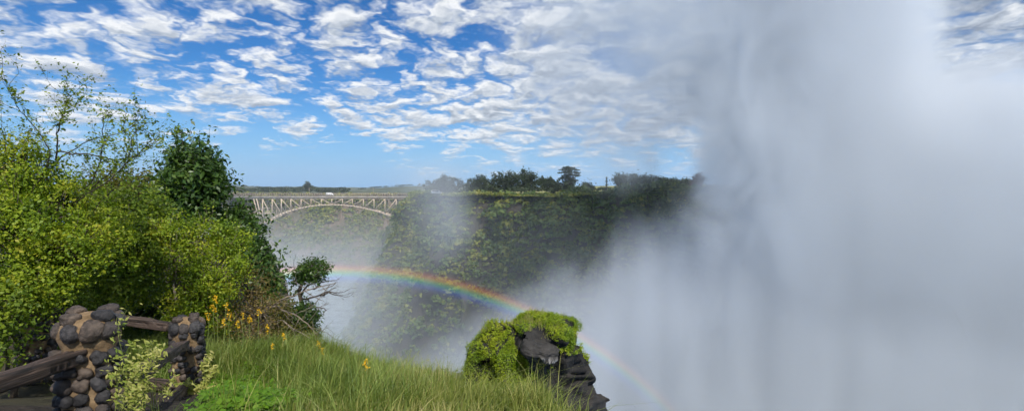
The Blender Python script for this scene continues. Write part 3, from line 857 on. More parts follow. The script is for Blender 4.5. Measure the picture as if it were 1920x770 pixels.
for back in (0.0, W):
    g = Geo(); bar(g, bp(200, 213.5, back), bp(1150, 213.5, back), 0.6, 0.9); part("top_chord", g, M["steel"])
    g = Geo(); xs = np.linspace(312, 1120, 46)
    for a, b in zip(xs[:-1], xs[1:]): bar(g, bp(a, arch(a), back), bp(b + 0.5, arch(b + 0.5), back), 0.9, 1.25)
    part("arch_rib", g, M["steel"])
    for x in posts:
        g = Geo(); bar(g, bp(x, 215.2, back), bp(x, arch(x) - 2, back), 0.6, 0.75); part("post", g, M["steel"])
    for a, b in zip(posts[:-1], posts[1:]):
        top, bot = (a, b) if b <= 718 else (b, a)
        g = Geo(); bar(g, bp(top, 216, back + 0.05), bp(bot, arch(bot) - 2.5, back + 0.05), 0.4, 0.62); part("diagonal", g, M["steel"])
    for top, bot in ((283, 322), (300, 333)):
        g = Geo(); bar(g, bp(top, 215.2, back - 0.06), bp(bot, 352, back - 0.06), 0.7, 0.7); part("end_post", g, M["steel"])
    for y_ in (268, 296, 325):
        g = Geo(); bar(g, bp(300 + (y_ - 215) * 0.2, y_, back + 0.1), bp(333 + (y_ < 300) * 40, y_, back + 0.1), 0.35, 0.4); part("strut", g, M["steel"])
for x in posts[::1]:
    g = Geo(); bar(g, bp(x, arch(x) + 1, 0.5), bp(x, arch(x) + 1, W - 0.5), 0.4, 0.4); part("cross_brace", g, M["steel"])
# things on the bridge
def van(name, c, L, H, Wd, label, cat, box):
    root = tag(empty(name, c), label, cat)
    c = np.asarray(c)
    paint = M["vanwhite"]
    def pr(name, prof, y0, y1, mat):
        v = [(x, y, z) for y in (y0, y1) for x, z in prof]; n = len(prof)
        g = Geo(); g.add(v, [(i, (i + 1) % n, n + (i + 1) % n, n + i) for i in range(n)])
        me = raw_mesh(name, np.array(v), [np.array([(i, (i + 1) % n, n + (i + 1) % n, n + i) for i in range(n)]), np.array([list(range(n))[::-1], list(range(n, 2 * n))])], mat)
        return link(name, me, root)
    if box:
        pr("cargo_box", [(-L*.5, .55), (L*.2, .55), (L*.2, H), (-L*.5, H)], -Wd/2, Wd/2, paint)
        pr("cab", [(L*.215, .5), (L*.5, .5), (L*.5, H*.5), (L*.43, H*.82), (L*.215, H*.82)], -Wd*.46, Wd*.46, paint)
        pr("windscreen", [(L*.503, H*.52), (L*.436, H*.79), (L*.44, H*.79), (L*.507, H*.52)], -Wd*.4, Wd*.4, M["glass"])
    else:
        pr("body", [(-L*.5, .4), (L*.5, .4), (L*.5, H*.5), (L*.36, H*.58), (L*.22, H), (-L*.48, H), (-L*.5, H*.6)], -Wd/2, Wd/2, paint)
        for sgn in (-1, 1):
            pr("window", [(-L*.42, H*.62), (L*.2, H*.62), (L*.13, H*.9), (-L*.42, H*.9)], sgn*Wd/2 - 0.02, sgn*Wd/2 + 0.02, M["glass"])
    for sx in (-.3, .32):
        for sy in (-1, 1):
            g = Geo(); tube(g, [(L*sx, sy*Wd*.42 - 0.12, .42), (L*sx, sy*Wd*.42 + 0.12, .42)], [.42, .42], 14)
            link("wheel", g.mesh("wheel", M["tyre"]), root)
    return root
M["vanwhite"] = plain_mat("white_paint", (0.78,0.78,0.78), 0.35, var=0.03)
M["glass"] = plain_mat("dark_glass", (0.03,0.035,0.04), 0.1)
M["tyre"] = plain_mat("tyre", (0.02,0.02,0.02), 0.8)
van("box_truck", (bp(703, 200)[0], D + 2.2, zd + 0.004), 7.5, 3.4, 2.3, "small white box truck crossing the middle of the bridge", "truck", True)
van("minibus", ((819 - 960) / F * 258, 258, hz(364, 258)), 5.6, 2.3, 1.9, "white minibus parked under the misty tree at the gorge corner", "van", False)
for x, lab in ((592, "thin lamp post on the bridge left of the white truck"), (947, "thin lamp post on the bridge deck right of the white truck")):
    c = bp(x, 200, 0.3); c[2] = zd
    root = tag(empty("lamp_post", c), lab, "lamp post")
    g = Geo(); tube(g, [(0, 0, 0), (0, 0, 8)], [0.14, 0.09], 8); link("pole", g.mesh("pole", M["steel"]), root)
    g = Geo(); tube(g, [(0, 0, 7.9), (0, 0.8, 8.1), (0, 1.6, 8.1)], [0.07, 0.07, 0.06], 6); boxg(g, (-.15, 1.4, 8.0), (.15, 2.1, 8.16)); link("lamp_head", g.mesh("lamp_head", M["steel"]), root)

# ------------------------------------------------------------------ stone pillars and rails
import bmesh
_ico = {}
def ico(level):
    if level not in _ico:
        bm = bmesh.new(); bmesh.ops.create_icosphere(bm, subdivisions=level, radius=1)
        _ico[level] = (np.array([v.co[:] for v in bm.verts]), np.array([[v.index for v in f.verts] for f in bm.faces])); bm.free()
    return _ico[level]
def stone(g, c, r, rs, level=3, rough=0.16, out=None):
    v, f = ico(level)
    p = np.sign(v) * np.abs(v) ** 0.8
    seed = rs.integers(1000)
    k = 1 + rough * fbm(v * 1.3 + seed, 3, int(seed)) + 0.03 * fbm(v * 5 + seed, 2, 3)
    p = unit(v) * k[:, None] * np.linalg.norm(p, axis=1, keepdims=True) * np.asarray(r)
    a = rs.uniform(-0.5, 0.5)
    ca, sa = math.cos(a), math.sin(a)
    if out is not None:           # long side along the wall, thin side outwards
        o = np.array([out[0], out[1], 0.0]); o = o / np.linalg.norm(o); w = np.array([-o[1], o[0], 0])
        u = np.array([0, 0, 1.0])
        w2, u2 = w * ca + u * sa, u * ca - w * sa
        p = p[:, :1] * w2 + p[:, 1:2] * o + p[:, 2:3] * u2
    g.add(p + np.asarray(c), None, f)

def pillar(cx, cy, top, wid, label, rs, rot=0.0):
    zb = float(ground_z(cx, cy)) - 0.15
    H = top - zb
    root = tag(empty("stone_pillar", (cx, cy, zb)), label, "pillar", "cobble pillars of the railing")
    root.rotation_euler.z = rot
    hw = wid / 2
    # mortar core: rounded square shaft with a wider domed cap
    n, rows = 36, 40
    th = np.arange(n) / n * 2 * math.pi
    sq = (np.abs(np.cos(th)) ** 3.2 + np.abs(np.sin(th)) ** 3.2) ** (-1 / 3.2)
    t = np.linspace(0, 1, rows)
    capz = H - 0.24
    z = t * H
    w = np.where(z < capz, hw * 0.86, hw * 0.9) * np.where(z > H - 0.13, np.sqrt(np.clip(1 - ((z - (H - 0.13)) / 0.135) ** 2, 0, 1)) * 0.8 + 0.2 * (z < H - 0.01), 1)
    vv = np.stack([np.cos(th)[None] * sq[None] * w[:, None], np.sin(th)[None] * sq[None] * w[:, None], np.repeat(z[:, None], n, 1)], -1)
    vv = vv + unit(vv * [1, 1, 0.001]) * (fbm(vv.reshape(-1, 3) * 9 + cx * 3, 4, 2) * 0.018).reshape(rows, n, 1)
    i, j = np.meshgrid(np.arange(rows - 1), np.arange(n), indexing="ij"); j2 = (j + 1) % n
    q = np.stack([i * n + j, i * n + j2, (i + 1) * n + j2, (i + 1) * n + j], -1).reshape(-1, 4)
    g = Geo(); g.add(np.concatenate([vv.reshape(-1, 3), [[0, 0, H + 0.005]]]), q, np.stack([np.full(n, rows * n), (rows - 1) * n + np.arange(n), (rows - 1) * n + (np.arange(n) + 1) % n], -1))
    link("mortar_core", g.mesh("mortar_core", M["mortar"], None, True), root)
    # cobbles in rough courses
    g = Geo()
    zc = 0.02
    while zc < capz - 0.03:
        hh = rs.uniform(0.044, 0.06)
        zc += hh
        m = 11
        off = rs.uniform(0, 0.5)
        for k in range(m):
            if rs.random() < 0.14: continue
            a = (k + off + rs.uniform(-0.18, 0.18)) / m * 2 * math.pi
            sq1 = (abs(math.cos(a)) ** 3.2 + abs(math.sin(a)) ** 3.2) ** (-1 / 3.2)
            o = np.array([math.cos(a), math.sin(a), 0])
            c = o * sq1 * hw * 0.87 + [0, 0, zc + rs.uniform(-.012, .012)]
            f = rs.uniform(0.8, 1.12)
            stone(g, c, (wid * 0.145 * f * rs.uniform(0.75, 1.15), 0.052 * f, hh * rs.uniform(0.86, 1.06)), rs, 3, 0.26, out=o)
        zc += hh
    link("cobbles", g.mesh("cobbles", M["basalt"], None, True), root)
    # large stones set into the cap
    for k in range(9):
        a = (k + rs.uniform(-0.2, 0.2)) / 9 * 2 * math.pi
        o = np.array([math.cos(a), math.sin(a), 0])
        sq1 = (abs(math.cos(a)) ** 3.2 + abs(math.sin(a)) ** 3.2) ** (-1 / 3.2)
        f = rs.uniform(0.85, 1.25)
        g = Geo(); stone(g, (0, 0, 0), (wid * 0.145 * f, 0.055, 0.072 * f), rs, 4, 0.16, out=o)
        ob = link("cap_stone", g.mesh("cap_stone", M["basalt"], None, True), root, loc=(*(o * sq1 * hw * 0.83)[:2], H - 0.13 + rs.uniform(-.03, .03)))
        ob.rotation_euler = Matrix.Rotation(-0.35, 3, Vector((-o[1], o[0], 0))).to_euler()
    for k in range(4):
        g = Geo(); stone(g, (0, 0, 0), (wid * 0.16, wid * 0.13, 0.05), rs, 3, 0.28)
        link("cap_stone", g.mesh("cap_stone", M["basalt"], None, True), root, loc=((k % 2 - .5) * hw * 0.95 + rs.uniform(-.1, .1) * hw, (k // 2 - .5) * hw * 0.95, H - 0.02 + rs.uniform(-.02, .01)))
    return root
Q = np.random.default_rng(4)
p1 = P(168, 580, 3.75); pillar(p1[0], p1[1], p1[2] - 0.02, 0.40, "nearest and largest cobble pillar with sandy mortar cap and creeper on its side", Q, 0.5)
p2 = P(350, 594, 7.0); pillar(p2[0], p2[1], p2[2], 0.40, "cobble pillar standing in the tall grass at the downhill end of the rails", Q, 0.35)
p3 = P(66, 560, 7.6); pillar(p3[0], p3[1], p3[2], 0.42, "shaded cobble pillar half hidden under the green shrub at the back", Q, 0.2)

def rail(a, b, w, h, label, rs):
    a, b = np.asarray(a), np.asarray(b)
    L = np.linalg.norm(b - a); n = 90
    prof = [(-.5,-.44),(-.44,-.5),(-.2,-.5),(.0,-.5),(.2,-.5),(.44,-.5),(.5,-.44),(.5,-.22),(.5,.0),(.46,.05),(.5,.1),(.5,.3),(.5,.44),(.44,.5),(.25,.5),(0.1,.48),(.04,.4),(-.02,.49),(-.25,.5),(-.44,.5),(-.5,.44),(-.5,.2),(-.46,.14),(-.5,.08),(-.5,-.2)]
    m = len(prof)
    x = np.linspace(0, L, n)
    v = np.array([[(xx, py * w, pz * h) for py, pz in prof] for xx in x])
    q = v.reshape(-1, 3)
    d = fbm(q * [2.5, 22, 22] + rs.uniform(0, 50), 4, 6)[:, None]
    q = q + unit(q * [0, 1, 1] + 1e-6) * (d * 0.016 - 0.014 * (np.abs(d) < 0.06))
    q[:, 2] += fbm(np.stack([q[:, 0] * 1.2, 0 * q[:, 0], 0 * q[:, 0] + w * 77], 1), 2, 8) * 0.012
    i, j = np.meshgrid(np.arange(n - 1), np.arange(m), indexing="ij"); j2 = (j + 1) % m
    f = np.stack([i * m + j, i * m + j2, (i + 1) * m + j2, (i + 1) * m + j], -1).reshape(-1, 4)
    caps = np.array([list(range(m))[::-1], list(range((n - 1) * m, n * m))])
    o = link("wooden_rail", raw_mesh("wooden_rail", q, [f, caps], M["timber"]))
    t = Vector(b - a)
    o.location = a
    o.rotation_euler = t.to_track_quat("X", "Z").to_euler()
    tag(o, label, "rail", "weathered timber rails of the fence")
ra = P(150, 668, 3.62); rb = P(-260, 802, 2.5)
rail(rb, ra, 0.11, 0.112, "thick cracked timber rail running from the nearest pillar to the left edge", Q)
rail(P(232, 716, 3.95), P(346, 646, 6.75), 0.115, 0.125, "sloping timber rail joining the nearest pillar to the pillar in the grass", Q)
rail(P(95, 582, 7.4), P(318, 611, 7.05), 0.11, 0.115, "level top rail between the back pillar and the pillar in the grass", Q)
rail(P(240, 830, 4.1), P(352, 722, 6.75), 0.11, 0.12, "lower sloping timber rail near the ground by the pillar in the grass", Q)
rail(P(95, 700, 7.4), P(318, 722, 7.05), 0.12, 0.13, "dark lower back rail near the ground, behind the nearest pillar", Q)

# creepers on the pillars
def creeper(name, spots, label, rs, leaf):
    base = np.array(spots[0][0]); base[2] = float(ground_z(base[0], base[1]))
    root = tag(empty(name, base), label, "plant")
    gs, gc = Geo(), Geo()
    for c, n in spots:
        for k in range(n):
            q = np.asarray(c) + rs.normal(size=3) * [0.055, 0.04, 0.06]
            a = base + rs.normal(size=3) * [0.06, 0.06, 0.02]
            mid = (a + np.asarray(c)) / 2 + rs.normal(size=3) * 0.06
            end = q + unit(rs.normal(size=3) + [0.4, -0.5, 0.2]) * rs.uniform(0.05, 0.16)
            ctrl = np.array([a, mid, q, end]); t = np.linspace(0, 3, 14)
            pts = np.stack([np.interp(t, np.arange(4), ctrl[:, i]) for i in range(3)], 1)
            for _ in range(2): pts[1:-1] = (pts[:-2] + 2 * pts[1:-1] + pts[2:]) / 4
            tube(gs, pts, np.linspace(0.004, 0.0015, 14), 3)
            pos = pts[rs.integers(8, 14, 34)] + rs.normal(size=(34, 3)) * 0.024
            leaves(gc, pos, np.tile([0.2, -0.9, 0.5], (34, 1)), leaf, 0.36, rs, wild=0.6, droop=0.6)
    link("stem", gs.mesh("stem", M["stem"], base, True), root)
    link("foliage", gc.mesh("foliage", M["pale"], base), root)
creeper("creeper", [(P(258, 640, 3.55), 2), (P(266, 668, 3.5), 5), (P(278, 690, 3.5), 6), (P(270, 715, 3.45), 5), (P(244, 695, 3.45), 3), (P(250, 740, 3.42), 5), (P(268, 765, 3.4), 4), (P(230, 755, 3.42), 3)],
        "pale yellow-green creeper climbing the right side of the nearest pillar", Q, 0.032)
creeper("creeper", [(P(378, 720, 6.6), 8), (P(390, 690, 6.6), 7), (P(360, 735, 6.5), 6), (P(340, 725, 6.5), 3), (P(395, 735, 6.5), 5)],
        "pale creeper at the foot of the pillar in the grass", Q, 0.055)

# ------------------------------------------------------------------ rock pinnacle with moss
D0 = 7.6
prof = [  # py, left px, right px
    (583, 1000, 1012), (588, 972, 1034), (597, 948, 1058), (612, 928, 1074), (632, 917, 1086), (652, 914, 1092), (680, 910, 1100), (705, 905, 1106), (735, 902, 1116), (770, 900, 1128), (860, 880, 1150), (1100, 820, 1200), (1900, 700, 1320)]
pa = np.array(prof, float)
pa[:, 1:] = 1003 + (pa[:, 1:] - 1003) * 0.94
pa[:, 0] += 13

rows = np.concatenate([np.linspace(596, 790, 84), np.linspace(795, 1900, 50)])
n = 130
th = np.arange(n) / n * 2 * math.pi
L_ = np.array([P(np.interp(y, pa[:, 0], pa[:, 1]), y, D0)[0] for y in rows]); R_ = np.array([P(np.interp(y, pa[:, 0], pa[:, 2]), y, D0)[0] for y in rows])
Zr = np.array([P(960, y, D0)[2] for y in rows])
cx = (L_ + R_) / 2; hw = (R_ - L_) / 2
RX = np.sign(np.cos(th)) * np.abs(np.cos(th)) ** 0.85; RY = np.sign(np.sin(th)) * np.abs(np.sin(th)) ** 0.85
v = np.stack([cx[:, None] + hw[:, None] * RX[None], D0 + 0.1 + hw[:, None] * 0.85 * RY[None], np.repeat(Zr[:, None], n, 1)], -1)
o3 = unit(np.stack([RX[None] + 0 * Zr[:, None], RY[None] + 0 * Zr[:, None], 0.25 + 0 * v[..., 0]], -1))
q = v.reshape(-1, 3)
blocky = np.abs(fbm(q * [2.2, 2.2, 1.4], 4, 23)) 
disp = (0.2 * fbm(q * 1.5, 3, 61) - 0.18 * blocky + 0.06 * np.round(fbm(q * [3, 3, 5], 2, 19) * 3) / 3 + 0.03 * fbm(q * 11, 3, 9) + 0.05).reshape(v.shape[:2])
K_ = np.random.default_rng(31)
def facets(q, n, lo, hi, amp):
    """Broken faces: every point takes the tilted plane of its nearest seed."""
    sd_ = K_.uniform(lo, hi, (n, 3)); nr_ = unit(K_.normal(size=(n, 3)))
    qq = q + 0.05 * np.stack([fbm(q * 3, 2, k) for k in (1, 2, 3)], 1)
    k = np.concatenate([np.argmin(((c[:, None] - sd_[None]) ** 2 * [1, 1, 0.5]).sum(-1), 1) for c in np.array_split(qq, 40)])
    return amp * ((qq - sd_[k]) * nr_[k]).sum(1)
lo_, hi_ = q.min(0), q.max(0); lo_[2] = -3.5
disp = disp * 0.75 + (facets(q, 150, lo_, hi_, 0.55) + facets(q, 900, lo_, hi_, 0.4)).clip(-0.22, 0.22).reshape(disp.shape)
disp *= smooth(0, 8, np.arange(len(rows)))[:, None]
v = v + o3 * disp[..., None]
root = tag(empty("rock_pinnacle", (float(cx[40]), D0, -1.7)), "dark basalt rock pinnacle with mossy green top at the gorge rim", "rock")
RO = np.array(root.location)
i, j = np.meshgrid(np.arange(len(rows) - 1), np.arange(n), indexing="ij"); j2 = (j + 1) % n
fq = np.stack([i * n + j, (i + 1) * n + j, (i + 1) * n + j2, i * n + j2], -1).reshape(-1, 4)
g = Geo(); g.add(np.concatenate([v.reshape(-1, 3), [v[0].mean(0) + [0, 0, 0.01]]]), fq, np.stack([np.full(n, len(rows) * n), np.arange(n), (np.arange(n) + 1) % n], -1))
link("rock", g.mesh("rock", M["pinnacle"], RO, False), root)
# smooth bare boulder face near the top
def bare_rock():
    m, b, out = mat_new("bare_rock_face")
    tc = b.new("ShaderNodeTexCoord"); vv = tc.outputs["Object"]
    c = b.ramp(b.noise(vv, 5, 8, 0.65), [(0.3, (0.012,0.011,0.01)), (0.6, (0.04,0.036,0.032))])
    sx = b.new("ShaderNodeSeparateXYZ"); b.put(sx.inputs[0], vv)
    st = b.noise(b.mapping(vv, scale=(1, 1, 0.5)), 7, 7, 0.7, 0.8)
    low = b.ss(sx.outputs[2], 0.02, -0.12); rgt = b.ss(sx.outputs[0], -0.08, 0.1)
    fac = b.m("MULTIPLY", b.m("MULTIPLY", low, rgt), b.ss(st, 0.45, 0.6))
    pr = b.new("ShaderNodeBsdfPrincipled"); b.put(pr.inputs["Base Color"], b.mix(fac, c, (0.5,0.48,0.46)))
    pr.inputs["Roughness"].default_value = 0.8
    bp_ = b.new("ShaderNodeBump"); bp_.inputs["Strength"].default_value = 0.6; bp_.inputs["Distance"].default_value = 0.03; b.put(bp_.inputs["Height"], b.noise(vv, 14, 7, 0.6)); b.L.new(bp_.outputs[0], pr.inputs["Normal"])
    b.L.new(pr.outputs[0], out.inputs[0]); return m
Q2 = np.random.default_rng(3)
g = Geo(); stone(g, (0, 0, 0), (0.34, 0.26, 0.17), Q2, 5, 0.2)
bv = g.v[0]; g.v[0] = bv + unit(bv) * (0.022 * fbm(bv * [14, 14, 5], 4, 5) - 0.03 * np.abs(fbm(bv * [6, 6, 3], 3, 8)))[:, None]
ob = link("boulder", g.mesh("boulder", bare_rock(), None, True), root, loc=Vector(P(1008, 656, D0 - 0.56)) - Vector(RO)); ob.rotation_euler = (0, 0.25, 0); ob.scale = (0.86, 1, 0.78)
ob["label"] = "bare smooth dark boulder face with white stains"
# shoulder on the left
g = Geo(); stone(g, (0, 0, 0), (0.3, 0.34, 0.52), Q2, 5, 0.26); shv = g.v[0] + P(910, 702, D0)
link("shoulder_rock", g.mesh("shoulder_rock", M["pinnacle"], None, True), root, loc=Vector(P(910, 702, D0)) - Vector(RO))
# moss: cushions of tiny leaves on the upper and camera-left faces
def moss_on(pts, nr, keep, per, rs, g, size, lift):
    p = pts[keep]; o = nr[keep]
    k = rs.integers(0, len(p), per)
    cush = np.clip(0.45 + 1.3 * fbm(p[k] * 4.5, 3, 52), 0.02, 2.2)
    pos = p[k] + rs.normal(size=(per, 3)) * 0.016 + o[k] * (lift * cush * rs.random(per) ** 0.6)[:, None]
    leaves(g, pos, o[k], size, 0.6, rs, wild=0.7, up=0.5)
nv = grid_normals(v); nv = nv * np.sign((nv * o3).sum(-1).mean())
pp = v.reshape(-1, 3); nn = unit(nv.reshape(-1, 3))
pxp = pp[:, 0] / pp[:, 1] * F + 960; pyp = 355 + (1.65 - pp[:, 2]) / pp[:, 1] * F
nm = fbm(pp * 2.3, 3, 88)
mossy = (pp[:, 2] > -0.8 + 0.3 * nm) | (pp[:, 0] < 0.3 + 0.5 * nm) | (nn[:, 2] > 0.45)
mossy &= pp[:, 2] > -3.2
mossy &= ~((pp[:, 0] > 0.62 + 0.3 * nm) & (pp[:, 2] < -0.72 + 0.4 * nm))
mossy &= (nm > -0.38) | (nn[:, 2] > 0.55)
bo = P(1006, 654, D0 - 0.70)
mossy &= (((pp[:, 0] - bo[0]) / 0.33) ** 2 + ((pp[:, 2] - bo[2]) / 0.2) ** 2 > 1) | (pp[:, 1] > D0)
g = Geo(); moss_on(pp, nn, mossy, 150000, Q2, g, 0.018, 0.05)
sv = unit(shv - P(910, 702, D0))
moss_on(shv, sv, (sv[:, 2] + 0.5 * fbm(shv * 3, 3, 4) > -0.75), 26000, Q2, g, 0.018, 0.05)
o = tag(link("moss", g.mesh("moss", M["moss"], RO), root), kind="stuff")

# ------------------------------------------------------------------ grass and low plants
G = np.random.default_rng(77)
def blades(g, base, h, lean, w, rs, curl=0.5, seg=4):
    n = len(base)
    a = rs.uniform(0, 2 * math.pi, n)
    d = np.stack([np.cos(a), np.sin(a), np.zeros(n)], 1) * lean[:, None] + np.array([0.16, -0.1, 0])
    side = unit(np.cross(unit(d + 1e-4), [0, 0, 1.0]))
    vs = []
    for k in range(seg):
        t = k / (seg - 1)
        p = base + np.array([0, 0, 1.0]) * (h * (t - curl * 0.45 * t ** 2.5))[:, None] + d * (h * (0.25 * t + 0.75 * t ** 2))[:, None]
        ww = (w * (1 - t ** 1.5) + 0.0006)[:, None] * 0.5
        vs += [p - side * ww, p + side * ww]
    v = np.stack(vs, 1).reshape(-1, 3)
    b = np.arange(n)[:, None] * (2 * seg)
    q = np.concatenate([b + np.array([[2*k, 2*k+1, 2*k+3, 2*k+2]]) for k in range(seg - 1)])
    g.add(v, q)
def scatter(n, x0, x1, y0, y1, rs):
    x = rs.uniform(x0, x1, n); y = y0 + (y1 - y0) * rs.random(n) ** 0.85
    return x, y
def grass_field(name, n, x0, x1, y0, y1, hmin, hmax, mat, keepf, w=0.011, lean=0.55):
    x, y = scatter(n, x0, x1, y0, y1, G)
    # tufts
    tx = fbm(np.stack([x * 2.2, y * 2.2, 0 * x], 1), 3, 14)
    px = x / y * F + 960
    keep = (x < edge_x(y) + 0.3) & (px > 100) & keepf(x, y, px, tx)
    x, y, tx = x[keep], y[keep], tx[keep]
    z = ground_z(x, y) - 0.02
    h = G.uniform(hmin, hmax, len(x)) * (1 + 0.35 * tx)
    g = Geo(); blades(g, np.stack([x, y, z], 1), h, np.abs(G.normal(0, lean, len(x))), w * G.uniform(0.6, 1.4, len(x)), G)
    tag(link(name, g.mesh(name, M[mat])), kind="stuff")
onpath = lambda x, y: (x > -5.3) & (x < -3.2 + 0.1 * (y - 4)) & (y < 6.9)
near_p2 = lambda x, y: (np.hypot(x - p2[0], y - p2[1]) < 0.4)
grass_field("grass", 60000, -9, 0.6, 4.0, 13.5, 0.32, 0.62, "grass", lambda x, y, px, t: ~onpath(x, y) & ~near_p2(x, y) & (px < 760 + 90 * t) & ((px > 520) | (y > 7.2)) )
grass_field("dry_grass", 46000, -5, 0.7, 4.0, 10.5, 0.16, 0.36, "straw", lambda x, y, px, t: (px > 560 + 120 * t) & ~onpath(x, y), w=0.009, lean=0.5)
grass_field("short_grass", 36000, -6, 0.6, 3.6, 9.5, 0.1, 0.24, "grass", lambda x, y, px, t: ~onpath(x, y), w=0.01, lean=0.7)
grass_field("withered_grass", 16000, -7, 0.7, 4.0, 12, 0.3, 0.62, "straw", lambda x, y, px, t: (px > 380) & (t > -0.1) & ~onpath(x, y), w=0.007, lean=0.4)
# tufts growing on the rock pinnacle
top_i = np.where((pp[:, 2] > -0.62) & (nn[:, 2] > 0.1))[0]
tuft = pp[G.choice(top_i, 26)]
bb = np.repeat(tuft, 22, axis=0) + G.normal(size=(26 * 22, 3)) * [0.05, 0.05, 0.005]
g = Geo(); blades(g, bb, G.uniform(0.06, 0.2, len(bb)), np.abs(G.normal(0, 0.45, len(bb))), 0.006 * np.ones(len(bb)), G)
tag(link("rock_grass", g.mesh("rock_grass", M["straw"])), kind="stuff")
# tall seed stems along the rim
g = Geo()
for k in range(70):
    px = G.uniform(600, 900); h = ground_hit(px, np.interp(px, [600, 720, 870, 900], [672, 705, 722, 725]) + G.uniform(0, 18))
    L = G.uniform(0.25, 0.6)
    p = wobble(h, h + [G.normal() * 0.1, G.normal() * 0.1, L], 6, 0.006, G); tube(g, p, np.linspace(0.003, 0.0015, 6), 3)
    k2 = p[G.integers(4, 6, 14)] + G.normal(size=(14, 3)) * [0.008, 0.008, 0.04]; leaves(g, k2, np.tile([0, -1, 0.2], (14, 1)), 0.016, 0.5, G)
tag(link("seed_grass", g.mesh("seed_grass", M["straw"])), kind="stuff")
# leafy ground cover in front
def weeds(name, n, boxpx, mat, leaf, hmax):
    g = Geo(); c = []
    while len(c) < n:
        p = ground_hit(G.uniform(*boxpx[0]), G.uniform(*boxpx[1])); c.append(p)
    c = np.array(c); k = np.repeat(np.arange(n), 26)
    pos = c[k] + G.normal(size=(len(k), 3)) * [0.09, 0.09, 0.0] + np.stack([0 * k, 0 * k, G.uniform(0.02, hmax, len(k))], 1)
    leaves(g, pos, np.tile([0, -0.3, 1.0], (len(k), 1)), leaf, 0.6, G, wild=0.45, up=0.8)
    tag(link(name, g.mesh(name, M[mat])), kind="stuff")
weeds("ground_cover", 330, ((395, 530), (705, 800)), "weed", 0.06, 0.16)
weeds("leafy_weeds", 120, ((260, 330), (690, 735)), "weed", 0.05, 0.14)
weeds("rim_weeds", 130, ((730, 900), (702, 740)), "olive", 0.045, 0.2)

# yellow flowers: each stalk is a thing
flowers = [
    (405, 560, "tallest yellow flower spike, in front of the lime shrub"),
    (401, 577, "yellow flower spike just below the tallest one"),
    (424, 574, "small yellow flower right of the tallest spike"),
    (431, 592, "yellow flower spike between the tallest one and the cluster of blooms"),
    (420, 603, "low yellow flower near the pillar in the grass"),
    (455, 592, "left bloom of the dense yellow flower cluster below the dry shrub"),
    (468, 599, "middle bloom of the dense yellow flower cluster below the dry shrub"),
    (485, 584, "upper right bloom of the yellow flower cluster below the dry shrub"),
    (446, 607, "lowest bloom of the yellow flower cluster below the dry shrub"),
    (500, 615, "yellow flower against the foot of the dry shrub"),
    (532, 630, "yellow flower in front of the olive shrub on the rim"),
    (509, 648, "double yellow flower spike standing alone in the green grass"),
    (597, 645, "yellow flower on the rim under the twisted tree, left of a pair"),
    (604, 657, "yellow flower on the rim under the twisted tree, right of a pair"),
    (688, 684, "lone yellow flower at the grass edge above the gorge mist"),
    (390, 592, "yellow flower beside the top of the pillar in the grass"),
]
for px, py, lab in flowers:
    b = ground_hit(px, py, 0.62 if px < 495 else 0.4)
    if b[1] > 8.7 and px < 560: b = P(px, py, 8.7 - 0.4 * (px < 440))
    b[2] = float(ground_z(b[0], b[1]))
    topz = P(px, py, b[1])
    root = tag(empty("yellow_flower", b), lab, "flower", "yellow wildflowers in the grass")
    g = Geo(); tube(g, wobble((0, 0, -0.05), topz - b + [0, 0, 0.05], 6, 0.012, G), np.linspace(0.007, 0.004, 6), 5); link("stem", g.mesh("stem", M["stem"]), root)
    g = Geo()
    for kk in range(7):
        c = topz - b + [G.normal() * 0.014, G.normal() * 0.014, -0.018 * kk + 0.05]
        kn = 6; pos = c + G.normal(size=(kn, 3)) * 0.011
        leaves(g, pos, unit(pos - c), 0.027, 0.65, G, wild=0.5)
    link("petals", g.mesh("petals", M["petal"]), root)

# ------------------------------------------------------------------ light
SUN_EL, SUN_AZ = R(50), math.atan2(0.33, -0.94)       # sun high behind the camera, a little to its right
sd = np.array([math.sin(SUN_AZ) * math.cos(SUN_EL), math.cos(SUN_AZ) * math.cos(SUN_EL), math.sin(SUN_EL)])
sl = bpy.data.lights.new("sun", "SUN"); sl.energy = 4.2; sl.angle = R(0.5); sl.color = (1.0, 0.95, 0.87)
so = bpy.data.objects.new("sun", sl); col.objects.link(so)
so.rotation_euler = Vector(-sd).to_track_quat("-Z", "Y").to_euler()
so.location = (0, -20, 60)

w = bpy.data.worlds.new("World"); sc.world = w; w.use_nodes = True
w.node_tree.nodes.clear()
b = NB(w.node_tree)
wo = b.new("ShaderNodeOutputWorld"); bg = b.new("ShaderNodeBackground")
sky = b.new("ShaderNodeTexSky", sky_type="NISHITA"); sky.sun_disc = False
sky.sun_elevation = SUN_EL; sky.sun_rotation = SUN_AZ
sky.altitude = 900; sky.air_density = 1.0; sky.dust_density = 0.4; sky.ozone_density = 2.0
hs = b.new("ShaderNodeHueSaturation"); b.L.new(sky.outputs[0], hs.inputs["Color"]); hs.inputs["Saturation"].default_value = 1.45; hs.inputs["Value"].default_value = 0.85
tc = b.new("ShaderNodeTexCoord"); dirn = tc.outputs["Generated"]
sx = b.new("ShaderNodeSeparateXYZ"); b.put(sx.inputs[0], dirn)
up = b.m("ADD", b.m("MAXIMUM", sx.outputs[2], 0.0), 0.19)
cu = b.m("DIVIDE", sx.outputs[0], up); cv = b.m("DIVIDE", sx.outputs[1], up)
cb = b.new("ShaderNodeCombineXYZ"); b.put(cb.inputs[0], cu); b.put(cb.inputs[1], cv)
uv = cb.outputs[0]
def n2d(vec, *a, **k):
    o = b.noise(vec, *a, **k); o.node.noise_dimensions = "2D"; return o
big = n2d(b.mapping(uv, loc=(3.1, 7.7, 0)), 0.42, 2, 0.5)
